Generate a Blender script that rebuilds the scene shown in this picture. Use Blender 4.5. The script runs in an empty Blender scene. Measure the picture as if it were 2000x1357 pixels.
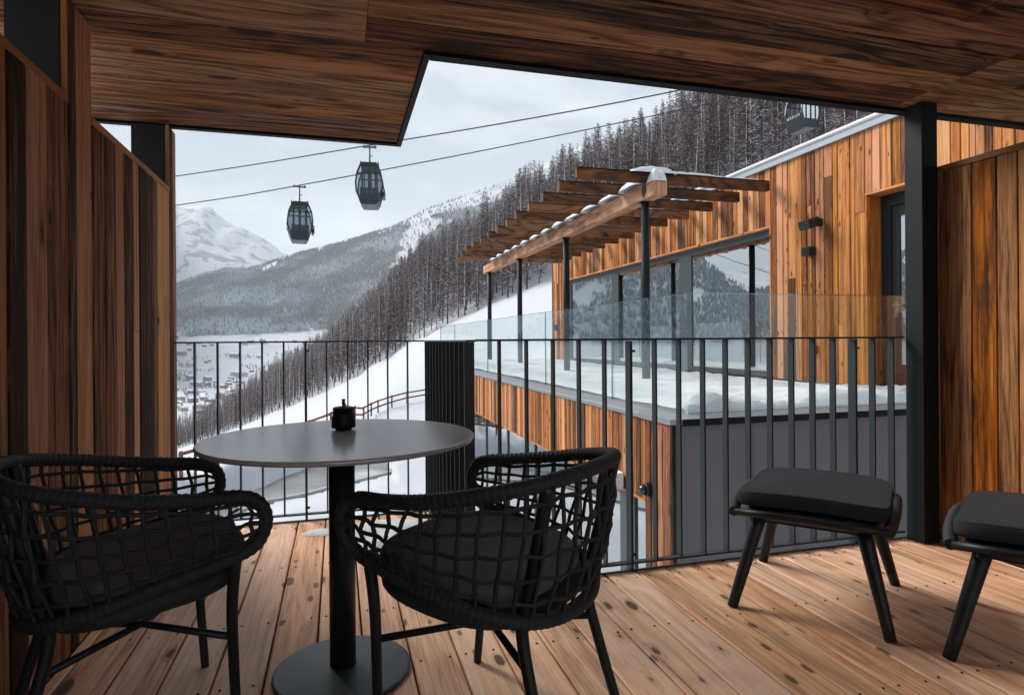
import bpy, math, random
import numpy as np
from mathutils import Vector, Matrix, noise as mnoise

random.seed(7)
np.random.seed(7)
SC = bpy.context.scene
COL = SC.collection
R = math.radians

# ------------------------------------------------------------------ camera
# World axes follow the balcony: X runs along the railing, Y along the deck boards, Z up, deck top at 0.
EYE, YAW, ROLL, FPX = 1.04, R(15.8), R(0.40), 1200.0
SY, CY = math.sin(YAW), math.cos(YAW)
cam_data = bpy.data.cameras.new('camera')
cam = bpy.data.objects.new('camera', cam_data); COL.objects.link(cam)
cam_data.sensor_width = 36.0
cam_data.lens = 36.0 * FPX / 2000.0
cam_data.shift_y = -15.5 / 2000.0
cam_data.clip_start, cam_data.clip_end = 0.02, 60000.0
_f, _r, _u = Vector((SY, CY, 0)), Vector((CY, -SY, 0)), Vector((0, 0, 1))
_rc = _r * math.cos(ROLL) - _u * math.sin(ROLL)
_uc = _r * math.sin(ROLL) + _u * math.cos(ROLL)
cam.matrix_world = Matrix(((_rc.x, _uc.x, -_f.x, 0), (_rc.y, _uc.y, -_f.y, 0), (_rc.z, _uc.z, -_f.z, EYE), (0, 0, 0, 1)))
SC.camera = cam

def polar(az, d):
    """azimuth in radians right of the viewing direction and horizontal distance -> world X, Y"""
    a = az + YAW
    return math.sin(a) * d, math.cos(a) * d

# ------------------------------------------------------------------ world, sun, exposure
SUN_EL, SUN_AZ = R(38), R(-38)          # azimuth from +Y towards +X
wd = bpy.data.worlds.new('World'); SC.world = wd; wd.use_nodes = True
wt = wd.node_tree; wt.nodes.clear()
def wn(t, **k):
    n = wt.nodes.new(t)
    for a, b in k.items(): setattr(n, a, b)
    return n
w_out = wn('ShaderNodeOutputWorld'); w_bg = wn('ShaderNodeBackground'); w_bg.inputs[1].default_value = 0.061
w_sky = wn('ShaderNodeTexSky', sky_type='NISHITA', sun_disc=False, sun_elevation=SUN_EL, sun_rotation=SUN_AZ, altitude=1400.0)
w_tc = wn('ShaderNodeTexCoord')
w_map = wn('ShaderNodeMapping'); w_map.inputs['Scale'].default_value = (1.0, 1.0, 2.6); w_map.inputs['Location'].default_value = (0.35, 0.1, 0.2)
w_n1 = wn('ShaderNodeTexNoise'); w_n1.inputs['Scale'].default_value = 3.4; w_n1.inputs['Detail'].default_value = 7; w_n1.inputs['Roughness'].default_value = 0.56
w_n1.inputs['Distortion'].default_value = 0.25
w_rmp = wn('ShaderNodeValToRGB')
w_rmp.color_ramp.elements[0].position = 0.41; w_rmp.color_ramp.elements[0].color = (4.6, 5.4, 6.45, 1)
w_rmp.color_ramp.elements[1].position = 0.61; w_rmp.color_ramp.elements[1].color = (8.9, 9.2, 9.5, 1)
e = w_rmp.color_ramp.elements.new(0.5); e.color = (7.0, 7.5, 8.2, 1)
w_mix = wn('ShaderNodeMix', data_type='RGBA'); w_mix.inputs[0].default_value = 0.93
wt.links.new(w_tc.outputs['Generated'], w_map.inputs['Vector'])
wt.links.new(w_map.outputs[0], w_n1.inputs['Vector'])
wt.links.new(w_n1.outputs['Fac'], w_rmp.inputs[0])
wt.links.new(w_sky.outputs[0], w_mix.inputs[6]); wt.links.new(w_rmp.outputs[0], w_mix.inputs[7])
wt.links.new(w_mix.outputs[2], w_bg.inputs[0]); wt.links.new(w_bg.outputs[0], w_out.inputs[0])

sun_d = bpy.data.lights.new('sun', 'SUN'); sun_d.energy = 3.9; sun_d.angle = R(26); sun_d.color = (1.0, 0.94, 0.86)
sun = bpy.data.objects.new('sun', sun_d); COL.objects.link(sun)
sd = Vector((math.sin(SUN_AZ) * math.cos(SUN_EL), math.cos(SUN_AZ) * math.cos(SUN_EL), math.sin(SUN_EL)))
sun.rotation_euler = sd.to_track_quat('Z', 'Y').to_euler(); sun.location = sd * 50
SC.view_settings.view_transform = 'Standard'; SC.view_settings.look = 'None'
SC.view_settings.exposure = 0.70; SC.view_settings.gamma = 1.0; SC.view_settings.use_curve_mapping = False
SC.render.engine = 'CYCLES'
SC.cycles.use_denoising = True
SC.cycles.max_bounces = 10; SC.cycles.diffuse_bounces = 5; SC.cycles.glossy_bounces = 5
SC.cycles.transparent_max_bounces = 24; SC.cycles.volume_bounces = 1
SC.cycles.sample_clamp_indirect = 6.0
SC.cycles.caustics_reflective = False; SC.cycles.caustics_refractive = False

# ------------------------------------------------------------------ materials
MATS = {}
class NT:
    def __init__(s, name):
        s.m = bpy.data.materials.new(name); s.m.use_nodes = True; s.t = s.m.node_tree
        s.t.nodes.clear(); s.out = s.n('ShaderNodeOutputMaterial'); MATS[name] = s.m
    def n(s, t, **k):
        x = s.t.nodes.new(t)
        for a, b in k.items(): setattr(x, a, b)
        return x
    def l(s, a, b): s.t.links.new(a, b)
    def put(s, sock, v):
        if hasattr(v, 'default_value') or hasattr(v, 'links'): s.l(v, sock)
        else: sock.default_value = v
    def math(s, op, a, b=None, c=None, clamp=False):
        x = s.n('ShaderNodeMath', operation=op, use_clamp=clamp)
        for i, v in enumerate((a, b, c)):
            if v is not None: s.put(x.inputs[i], v)
        return x.outputs[0]
    def vmath(s, op, a, b=None):
        x = s.n('ShaderNodeVectorMath', operation=op)
        s.put(x.inputs[0], a)
        if b is not None: s.put(x.inputs[1], b)
        return x.outputs[0]
    def noise(s, vec, scale=1.0, detail=2.0, rough=0.5, dist=0.0):
        x = s.n('ShaderNodeTexNoise')
        if vec is not None: s.l(vec, x.inputs['Vector'])
        x.inputs['Scale'].default_value = scale; x.inputs['Detail'].default_value = detail
        x.inputs['Roughness'].default_value = rough; x.inputs['Distortion'].default_value = dist
        return x.outputs['Fac']
    def mapr(s, v, a, b, c=0.0, d=1.0, smooth=True):
        x = s.n('ShaderNodeMapRange', interpolation_type='SMOOTHSTEP' if smooth else 'LINEAR')
        s.put(x.inputs[0], v)
        for i, q in enumerate((a, b, c, d)): x.inputs[i + 1].default_value = q
        return x.outputs[0]
    def ramp(s, v, stops):
        x = s.n('ShaderNodeValToRGB'); cr = x.color_ramp
        cr.elements[0].position, cr.elements[0].color = stops[0][0], (*stops[0][1], 1)
        cr.elements[1].position, cr.elements[1].color = stops[-1][0], (*stops[-1][1], 1)
        for p, c in stops[1:-1]:
            q = cr.elements.new(p); q.color = (*c, 1)
        s.put(x.inputs[0], v)
        return x.outputs[0]
    def mix(s, f, a, b, blend='MIX'):
        x = s.n('ShaderNodeMix', data_type='RGBA', blend_type=blend)
        s.put(x.inputs[0], f)
        for i, v in ((6, a), (7, b)):
            s.put(x.inputs[i], (*v, 1) if isinstance(v, tuple) and len(v) == 3 else v)
        return x.outputs[2]
    def bump(s, h, strength, dist=0.01, normal=None):
        x = s.n('ShaderNodeBump'); x.inputs['Strength'].default_value = strength; x.inputs['Distance'].default_value = dist
        s.put(x.inputs['Height'], h)
        if normal is not None: s.l(normal, x.inputs['Normal'])
        return x.outputs[0]
    def pbr(s, col, rough=0.6, metal=0.0, normal=None, spec=0.5, **k):
        b = s.n('ShaderNodeBsdfPrincipled')
        s.put(b.inputs['Base Color'], (*col, 1) if isinstance(col, tuple) and len(col) == 3 else col)
        s.put(b.inputs['Roughness'], rough); b.inputs['Metallic'].default_value = metal
        b.inputs['Specular IOR Level'].default_value = spec
        if normal is not None: s.l(normal, b.inputs['Normal'])
        for a, v in k.items(): s.put(b.inputs[a], v)
        s.l(b.outputs[0], s.out.inputs['Surface'])
        return b
    def obj(s): return s.n('ShaderNodeTexCoord').outputs['Object']
    def geo(s): return s.n('ShaderNodeNewGeometry').outputs['Position']

def wood_mat(name, dark, mid, light, knots=0.5, stain=0.5, stain_col=(0.02, 0.015, 0.012), rough=0.7, grain=1.0, bump=0.25, spec=0.3, knot_col=(0.035, 0.018, 0.01), spread=0.55, knot_size=1.0, wet=0.0, sat=0.98, gr=1.0, st_sc=(0.8, 10.0), pin=0.10, s_pin=0.15):
    s = NT(name)
    uv = s.n('ShaderNodeUVMap').outputs[0]
    rnd = s.n('ShaderNodeAttribute', attribute_name='rnd')
    sep = s.n('ShaderNodeSeparateXYZ'); s.l(rnd.outputs['Vector'], sep.inputs[0])
    r1, r2, r3 = sep.outputs[0], sep.outputs[1], sep.outputs[2]
    off = s.vmath('MULTIPLY', rnd.outputs['Vector'], (37.0, 19.0, 11.0))
    p = s.vmath('ADD', uv, off)
    def sc(x, y): return s.vmath('MULTIPLY', p, (x, y, 1.0))
    vo = s.n('ShaderNodeTexVoronoi', feature='F1'); s.l(sc(2.6 / knot_size, 6.4 / knot_size), vo.inputs['Vector']); vo.inputs['Scale'].default_value = 1.0
    warp = s.noise(sc(9, 22), 1, 3)
    dist = s.math('ADD', vo.outputs['Distance'], s.math('MULTIPLY', s.math('SUBTRACT', warp, 0.5), 0.20))
    cs = s.n('ShaderNodeSeparateColor'); s.l(vo.outputs['Color'], cs.inputs[0])
    keep = s.math('GREATER_THAN', cs.outputs[0], 1.0 - knots)
    size = s.math('MULTIPLY_ADD', cs.outputs[1], 0.19, 0.055)
    kn = s.math('MULTIPLY', s.math('SUBTRACT', 1.0, s.math('DIVIDE', dist, size), clamp=True), keep)
    kmask = s.mapr(kn, 0.0, 0.32)
    khalo = s.math('MULTIPLY', s.mapr(dist, 0.34, 0.06), keep)
    low = s.noise(sc(0.55, 5.5), 1, 1.5, 0.5)
    rc = s.math('ADD', s.math('MULTIPLY', low, 40 + 45 * grain), s.math('MULTIPLY', khalo, 9.0))
    ring = s.math('MULTIPLY_ADD', s.math('SINE', rc), 0.5, 0.5)
    ring = s.math('POWER', ring, 3.0)
    fine = s.noise(sc(4.5, 120), 1, 5, 0.7)
    mid_n = s.noise(sc(1.6, 40), 1, 5, 0.68)
    t = s.math('MULTIPLY', r1, spread)
    t = s.math('ADD', t, s.math('MULTIPLY', s.math('SUBTRACT', ring, 0.3), -0.55 * grain))
    t = s.math('ADD', t, s.math('MULTIPLY', s.math('SUBTRACT', fine, 0.5), 1.0 * gr))
    t = s.math('ADD', t, s.math('MULTIPLY', s.math('SUBTRACT', mid_n, 0.5), 1.15 * gr))
    t = s.math('ADD', t, 0.5 - spread / 2)
    col = s.ramp(t, [(0.05, dark), (0.5, mid), (0.95, light)])
    hsv = s.n('ShaderNodeHueSaturation'); s.l(col, hsv.inputs['Color'])
    s.l(s.math('MULTIPLY_ADD', r2, -0.012, 0.502), hsv.inputs['Hue'])
    s.l(s.math('MULTIPLY_ADD', r3, 0.26, sat), hsv.inputs['Saturation'])
    col = hsv.outputs[0]
    st = s.noise(sc(*st_sc), 1, 6, 0.66, 0.3)
    st_thr = s.math('MULTIPLY_ADD', r3, -0.16, 0.70 - stain * 0.16)
    stm = s.mapr(s.math('SUBTRACT', st, st_thr), -0.05, 0.16)
    col = s.mix(s.math('MULTIPLY', stm, min(0.92, 0.5 + stain * 0.5)), col, stain_col)
    col = s.mix(s.math('MULTIPLY', khalo, 0.35), col, s.mix(0.5, dark, knot_col))
    col = s.mix(s.math('MULTIPLY', kmask, 0.92), col, knot_col)
    v2 = s.n('ShaderNodeTexVoronoi', feature='F1'); s.l(sc(5.5, 15.0), v2.inputs['Vector']); v2.inputs['Scale'].default_value = 1.0
    c2 = s.n('ShaderNodeSeparateColor'); s.l(v2.outputs['Color'], c2.inputs[0])
    pk = s.math('MULTIPLY', s.mapr(s.math('ADD', v2.outputs['Distance'], s.math('MULTIPLY', s.math('SUBTRACT', warp, 0.5), 0.08)), s_pin, s_pin * 0.55), s.math('GREATER_THAN', c2.outputs[0], 1.0 - pin))
    col = s.mix(s.math('MULTIPLY', pk, 0.85), col, knot_col)
    # cracks along the grain
    cr = s.noise(sc(0.7, 60), 1, 2, 0.5)
    crm = s.mapr(cr, 0.69, 0.73)
    col = s.mix(s.math('MULTIPLY', crm, 0.7), col, tuple(c * 0.3 for c in dark))
    h = s.math('ADD', s.math('MULTIPLY', fine, 0.5), s.math('MULTIPLY', ring, -0.3))
    h = s.math('ADD', h, s.math('MULTIPLY', crm, -1.2))
    nrm = s.bump(h, bump, 0.004)
    ro = s.math('ADD', rough, s.math('MULTIPLY', s.math('SUBTRACT', fine, 0.5), 0.3))
    if wet > 0:
        g = s.geo()
        wm = s.mapr(s.noise(g, 1.7, 5, 0.6), 0.50, 0.66)
        col = s.mix(s.math('MULTIPLY', wm, 0.40), col, s.mix(1.0, col, (0.55, 0.45, 0.38), 'MULTIPLY'))
        ro = s.math('SUBTRACT', ro, s.math('MULTIPLY', wm, wet))
    s.pbr(col, ro, 0, nrm, spec)
    return s.m

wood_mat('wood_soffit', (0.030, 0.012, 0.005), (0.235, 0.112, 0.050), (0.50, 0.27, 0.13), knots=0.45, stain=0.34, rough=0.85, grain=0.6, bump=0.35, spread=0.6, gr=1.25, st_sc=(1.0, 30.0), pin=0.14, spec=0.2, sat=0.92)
wood_mat('wood_partition', (0.028, 0.013, 0.007), (0.33, 0.165, 0.082), (0.58, 0.33, 0.17), knots=0.4, stain=0.34, rough=0.85, grain=0.16, bump=0.3, spread=1.1, gr=1.15, st_sc=(0.7, 24.0), pin=0.14, spec=0.2, sat=0.92)
wood_mat('wood_panel', (0.055, 0.024, 0.010), (0.36, 0.155, 0.055), (0.58, 0.31, 0.125), knots=0.45, stain=0.62, rough=0.82, grain=0.34, sat=0.95, bump=0.35, spread=0.6, knot_size=1.9, gr=1.2, st_sc=(1.6, 7.0), spec=0.2)
wood_mat('wood_trim', (0.15, 0.07, 0.03), (0.30, 0.15, 0.065), (0.42, 0.23, 0.11), knots=0.2, stain=0.2, rough=0.6, grain=0.6)
wood_mat('wood_facade', (0.06, 0.027, 0.014), (0.45, 0.172, 0.055), (0.67, 0.325, 0.125), knots=0.62, stain=0.58, stain_col=(0.075, 0.043, 0.028), rough=0.85, grain=0.16, bump=0.3, spread=0.92, knot_col=(0.06, 0.026, 0.012), knot_size=0.62, sat=0.90, gr=1.0, st_sc=(0.38, 15.0), pin=0.22, s_pin=0.17)
wood_mat('wood_beam', (0.15, 0.070, 0.032), (0.46, 0.235, 0.115), (0.66, 0.41, 0.235), knots=0.4, stain=0.4, stain_col=(0.06, 0.035, 0.022), rough=0.75, sat=0.82, grain=0.3, bump=0.4, spread=0.3)
wood_mat('wood_rafter', (0.045, 0.022, 0.012), (0.15, 0.072, 0.034), (0.28, 0.145, 0.072), knots=0.35, stain=0.6, stain_col=(0.03, 0.02, 0.015), rough=0.75, grain=0.8, spread=0.5)
wood_mat('wood_deck', (0.42, 0.195, 0.095), (0.84, 0.53, 0.335), (0.96, 0.755, 0.59), knots=0.70, stain=0.22, stain_col=(0.24, 0.12, 0.06), rough=0.62, grain=0.26, bump=0.15, spread=0.35, knot_col=(0.075, 0.030, 0.014), knot_size=0.66, spec=0.4, wet=0.2, sat=0.92, gr=0.95, pin=0.45, s_pin=0.21)
wood_mat('wood_fence', (0.08, 0.035, 0.025), (0.20, 0.09, 0.065), (0.30, 0.16, 0.12), knots=0.2, stain=0.2, rough=0.8)

def metal_mat(name, col, rough=0.45, spec=0.5, grainy=0.0, metal=0.0):
    s = NT(name); o = s.obj()
    n = s.noise(o, 9.0, 5, 0.6)
    c = s.mix(s.math('MULTIPLY', n, 0.45), col, tuple(min(1, x * 1.7 + 0.004) for x in col))
    ro = s.math('MULTIPLY_ADD', n, 0.22, rough - 0.11)
    nr = s.bump(s.noise(o, 420.0, 2), 0.12, 0.001) if grainy else None
    s.pbr(c, ro, metal, nr, spec)
metal_mat('steel_anthracite', (0.006, 0.0105, 0.0125), 0.55, 0.18, 1)
metal_mat('steel_rail', (0.012, 0.020, 0.024), 0.45, 0.35, 1)
metal_mat('frame_black', (0.0095, 0.0135, 0.016), 0.45, 0.35, 1)
metal_mat('black_trim', (0.004, 0.004, 0.0045), 0.6, 0.12)
metal_mat('window_metal', (0.040, 0.055, 0.060), 0.45)
metal_mat('cap_metal', (0.20, 0.215, 0.235), 0.42, 0.5, 0, 0.3)
metal_mat('fascia_metal', (0.27, 0.31, 0.35), 0.5)
metal_mat('galvanised', (0.10, 0.105, 0.11), 0.5, 0.5, 0, 0.4)
metal_mat('cabin_paint', (0.010, 0.018, 0.023), 0.38, 0.4)
s = NT('grey_render'); o = s.geo()
gc = s.mix(s.noise(o, 1.3, 6, 0.6), (0.115, 0.108, 0.114), (0.165, 0.157, 0.163))
gc = s.mix(s.math('MULTIPLY', s.mapr(s.noise(s.vmath('MULTIPLY', o, (9, 9, 0.5)), 1, 4), 0.56, 0.72), 0.45), gc, (0.075, 0.072, 0.077))
s.pbr(gc, 0.9, 0, s.bump(s.noise(o, 160, 3), 0.2, 0.002), 0.2)
metal_mat('interior_wall', (0.13, 0.135, 0.13), 0.9, 0.2)
metal_mat('interior_dark', (0.03, 0.033, 0.035), 0.8, 0.2)
metal_mat('concrete', (0.30, 0.31, 0.32), 0.9, 0.2)
metal_mat('white_paint', (0.72, 0.73, 0.75), 0.6)
metal_mat('wire', (0.03, 0.03, 0.033), 0.7)
s = NT('table_slate'); o = s.obj()
n1 = s.noise(s.vmath('MULTIPLY', o, (9, 2.5, 1)), 1, 5, 0.6); n2 = s.noise(o, 3.0, 4)
s.pbr(s.mix(n1, (0.33, 0.338, 0.362), (0.42, 0.428, 0.452)), s.math('MULTIPLY_ADD', n2, 0.04, 0.19), 0, s.bump(s.noise(o, 260, 3), 0.04, 0.001), 1.0)
s = NT('table_base'); o = s.obj()
s.pbr(s.mix(s.noise(o, 5, 4), (0.032, 0.043, 0.050), (0.052, 0.066, 0.075)), s.math('MULTIPLY_ADD', s.noise(o, 4, 3), 0.15, 0.38), 0, s.bump(s.noise(o, 500, 2), 0.15, 0.001), 0.5)
s = NT('rope_black'); o = s.obj()
s.pbr(s.mix(s.noise(o, 300, 2), (0.012, 0.0155, 0.0185), (0.042, 0.050, 0.056)), 0.62, 0, s.bump(s.noise(o, 700, 2), 0.4, 0.002), 0.35)
s = NT('fabric_charcoal'); o = s.obj()
w1 = s.n('ShaderNodeTexWave', wave_type='BANDS', bands_direction='X'); w1.inputs['Scale'].default_value = 260; s.l(o, w1.inputs['Vector'])
w2 = s.n('ShaderNodeTexWave', wave_type='BANDS', bands_direction='Y'); w2.inputs['Scale'].default_value = 260; s.l(o, w2.inputs['Vector'])
wv = s.math('MULTIPLY', w1.outputs['Fac'], w2.outputs['Fac'])
fc = s.mix(s.noise(o, 380, 3, 0.7), (0.011, 0.0125, 0.017), (0.036, 0.039, 0.049))
fc = s.mix(s.math('MULTIPLY', s.noise(o, 5, 4), 0.4), fc, (0.013, 0.0145, 0.0195))
s.pbr(fc, 0.9, 0, s.bump(wv, 0.3, 0.001), 0.25, **{'Sheen Weight': 0.04})
s = NT('fabric_grey'); o = s.obj()
w1 = s.n('ShaderNodeTexWave', wave_type='BANDS', bands_direction='X'); w1.inputs['Scale'].default_value = 240; s.l(o, w1.inputs['Vector'])
w2 = s.n('ShaderNodeTexWave', wave_type='BANDS', bands_direction='Y'); w2.inputs['Scale'].default_value = 240; s.l(o, w2.inputs['Vector'])
fc = s.mix(s.noise(o, 320, 3, 0.7), (0.10, 0.102, 0.115), (0.21, 0.213, 0.235))
fc = s.mix(s.math('MULTIPLY', s.noise(o, 6, 4), 0.4), fc, (0.11, 0.112, 0.125))
s.pbr(fc, 0.9, 0, s.bump(s.math('MULTIPLY', w1.outputs['Fac'], w2.outputs['Fac']), 0.3, 0.001), 0.2)
s = NT('ceramic_black'); s.pbr((0.006, 0.007, 0.008), 0.5, 0, None, 0.22)
s = NT('asphalt'); g = s.geo()
a1 = s.noise(g, 0.5, 5, 0.6); a2 = s.noise(s.vmath('MULTIPLY', g, (0.12, 0.12, 0.12)), 1, 5)
rc = s.mix(s.mapr(a1, 0.3, 0.7), (0.13, 0.14, 0.145), (0.22, 0.235, 0.24))
rc = s.mix(s.math('MULTIPLY', s.mapr(a2, 0.55, 0.68), 0.6), rc, (0.6, 0.62, 0.64))
s.pbr(rc, 0.55, 0, None, 0.4)
def snow_mat(name, col=(0.66, 0.68, 0.715), lump=1.0, scale=2.2):
    s = NT(name); g = s.geo()
    h = s.math('ADD', s.noise(g, scale, 6, 0.6), s.math('MULTIPLY', s.noise(g, scale * 9, 4), 0.25))
    s.pbr(s.mix(s.noise(g, 0.9, 4), col, tuple(c * 0.95 for c in col)), 0.75, 0, s.bump(h, 0.35 * lump, 0.12), 0.3)
snow_mat('snow_close')
snow_mat('snow_roof', scale=0.6)
# terrain: snow, with rock that shows through on the far peak
s = NT('terrain_snow'); g = s.geo()
sepn = s.n('ShaderNodeSeparateXYZ'); s.l(s.n('ShaderNodeNewGeometry').outputs['Normal'], sepn.inputs[0])
far = s.mapr(s.vmath('LENGTH', g) if False else s.n('ShaderNodeVectorMath', operation='LENGTH').outputs['Value'], 1, 2)
lenn = s.n('ShaderNodeVectorMath', operation='LENGTH'); s.l(g, lenn.inputs[0])
far = s.mapr(lenn.outputs['Value'], 4300, 6800)
rk = s.noise(s.vmath('MULTIPLY', g, (0.0048, 0.0048, 0.0026)), 1, 5, 0.62, 0.8)
rkm = s.math('MULTIPLY', s.mapr(rk, 0.52, 0.58), far)
fl = s.noise(s.vmath('MULTIPLY', g, (0.004, 0.004, 0.004)), 1, 7, 0.7)
scrub = s.math('MULTIPLY', s.mapr(fl, 0.50, 0.62), s.math('MULTIPLY', s.mapr(lenn.outputs['Value'], 2700, 3400), s.mapr(lenn.outputs['Value'], 5600, 4700)))
base = s.mix(s.noise(g, 0.05, 5), (0.50, 0.525, 0.57), (0.46, 0.49, 0.54))
base = s.mix(s.math('MULTIPLY', rkm, 0.85), base, (0.07, 0.075, 0.085))
base = s.mix(s.math('MULTIPLY', scrub, 0.45), base, (0.10, 0.12, 0.13))
hh = s.math('ADD', s.noise(g, 1.6, 5, 0.6), s.math('MULTIPLY', s.noise(g, 0.25, 4), 1.5))
s.pbr(base, 0.8, 0, s.bump(hh, 0.25, 0.15), 0.25)
# trees
def flat(name, a, b, rough=0.85, sc=3.0):
    s = NT(name); o = s.geo()
    s.pbr(s.mix(s.noise(o, sc, 3), a, b), rough, 0, None, 0.2)
flat('larch_bark', (0.040, 0.032, 0.030), (0.085, 0.066, 0.060))
s = NT('larch_twigs'); oi = s.n('ShaderNodeObjectInfo').outputs['Random']
tw = s.mix(oi, (0.105, 0.076, 0.070), (0.235, 0.115, 0.074))
s.pbr(s.mix(s.noise(s.geo(), 1.0, 3), tw, (0.085, 0.075, 0.082)), 0.9, 0, None, 0.15)
flat('branch_snow', (0.82, 0.84, 0.87), (0.74, 0.77, 0.82), 0.8)
s = NT('far_conifers'); at = s.n('ShaderNodeAttribute', attribute_name='frost')
s.pbr(s.mix(at.outputs['Fac'], (0.026, 0.040, 0.044), (0.46, 0.53, 0.58)), 0.9, 0, None, 0.15)
s = NT('house_wall'); oi = s.n('ShaderNodeObjectInfo').outputs['Random']
s.pbr(s.ramp(oi, [(0.0, (0.10, 0.075, 0.06)), (0.5, (0.25, 0.235, 0.22)), (1.0, (0.48, 0.46, 0.43))]), 0.9)
flat('window_dark', (0.03, 0.035, 0.04), (0.06, 0.065, 0.07), 0.3)

def glass_mat(name, tint, refl0, refl1, rough=0.0, wav=0.0, ior=1.5):
    s = NT(name)
    tr = s.n('ShaderNodeBsdfTransparent'); tr.inputs[0].default_value = (*tint, 1)
    gl = s.n('ShaderNodeBsdfGlossy'); gl.inputs['Color'].default_value = (0.93, 0.97, 0.98, 1); gl.inputs['Roughness'].default_value = rough
    fr = s.n('ShaderNodeFresnel'); fr.inputs['IOR'].default_value = ior
    if wav:
        g = s.geo()
        nb = s.bump(s.noise(g, 0.9, 2), wav, 0.02); s.l(nb, gl.inputs['Normal'])
    f = s.math('MULTIPLY_ADD', fr.outputs[0], refl1, refl0, clamp=True)
    mx = s.n('ShaderNodeMixShader'); s.l(f, mx.inputs[0]); s.l(tr.outputs[0], mx.inputs[1]); s.l(gl.outputs[0], mx.inputs[2])
    s.l(mx.outputs[0], s.out.inputs['Surface'])
glass_mat('glass_balustrade', (0.955, 0.985, 0.98), 0.0, 0.26)
glass_mat('glass_edge', (0.30, 0.52, 0.50), 0.15, 0.6)
glass_mat('glass_window', (0.55, 0.63, 0.62), 0.50, 0.85, wav=0.06)
glass_mat('glass_lower', (0.35, 0.47, 0.47), 0.55, 0.6, wav=0.08)
glass_mat('glass_cabin', (0.40, 0.47, 0.52), 0.03, 0.7)
s = NT('lamp_panel'); em = s.n('ShaderNodeEmission'); em.inputs[0].default_value = (1, 0.97, 0.92, 1); em.inputs[1].default_value = 1.1
s.l(em.outputs[0], s.out.inputs['Surface'])

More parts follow.
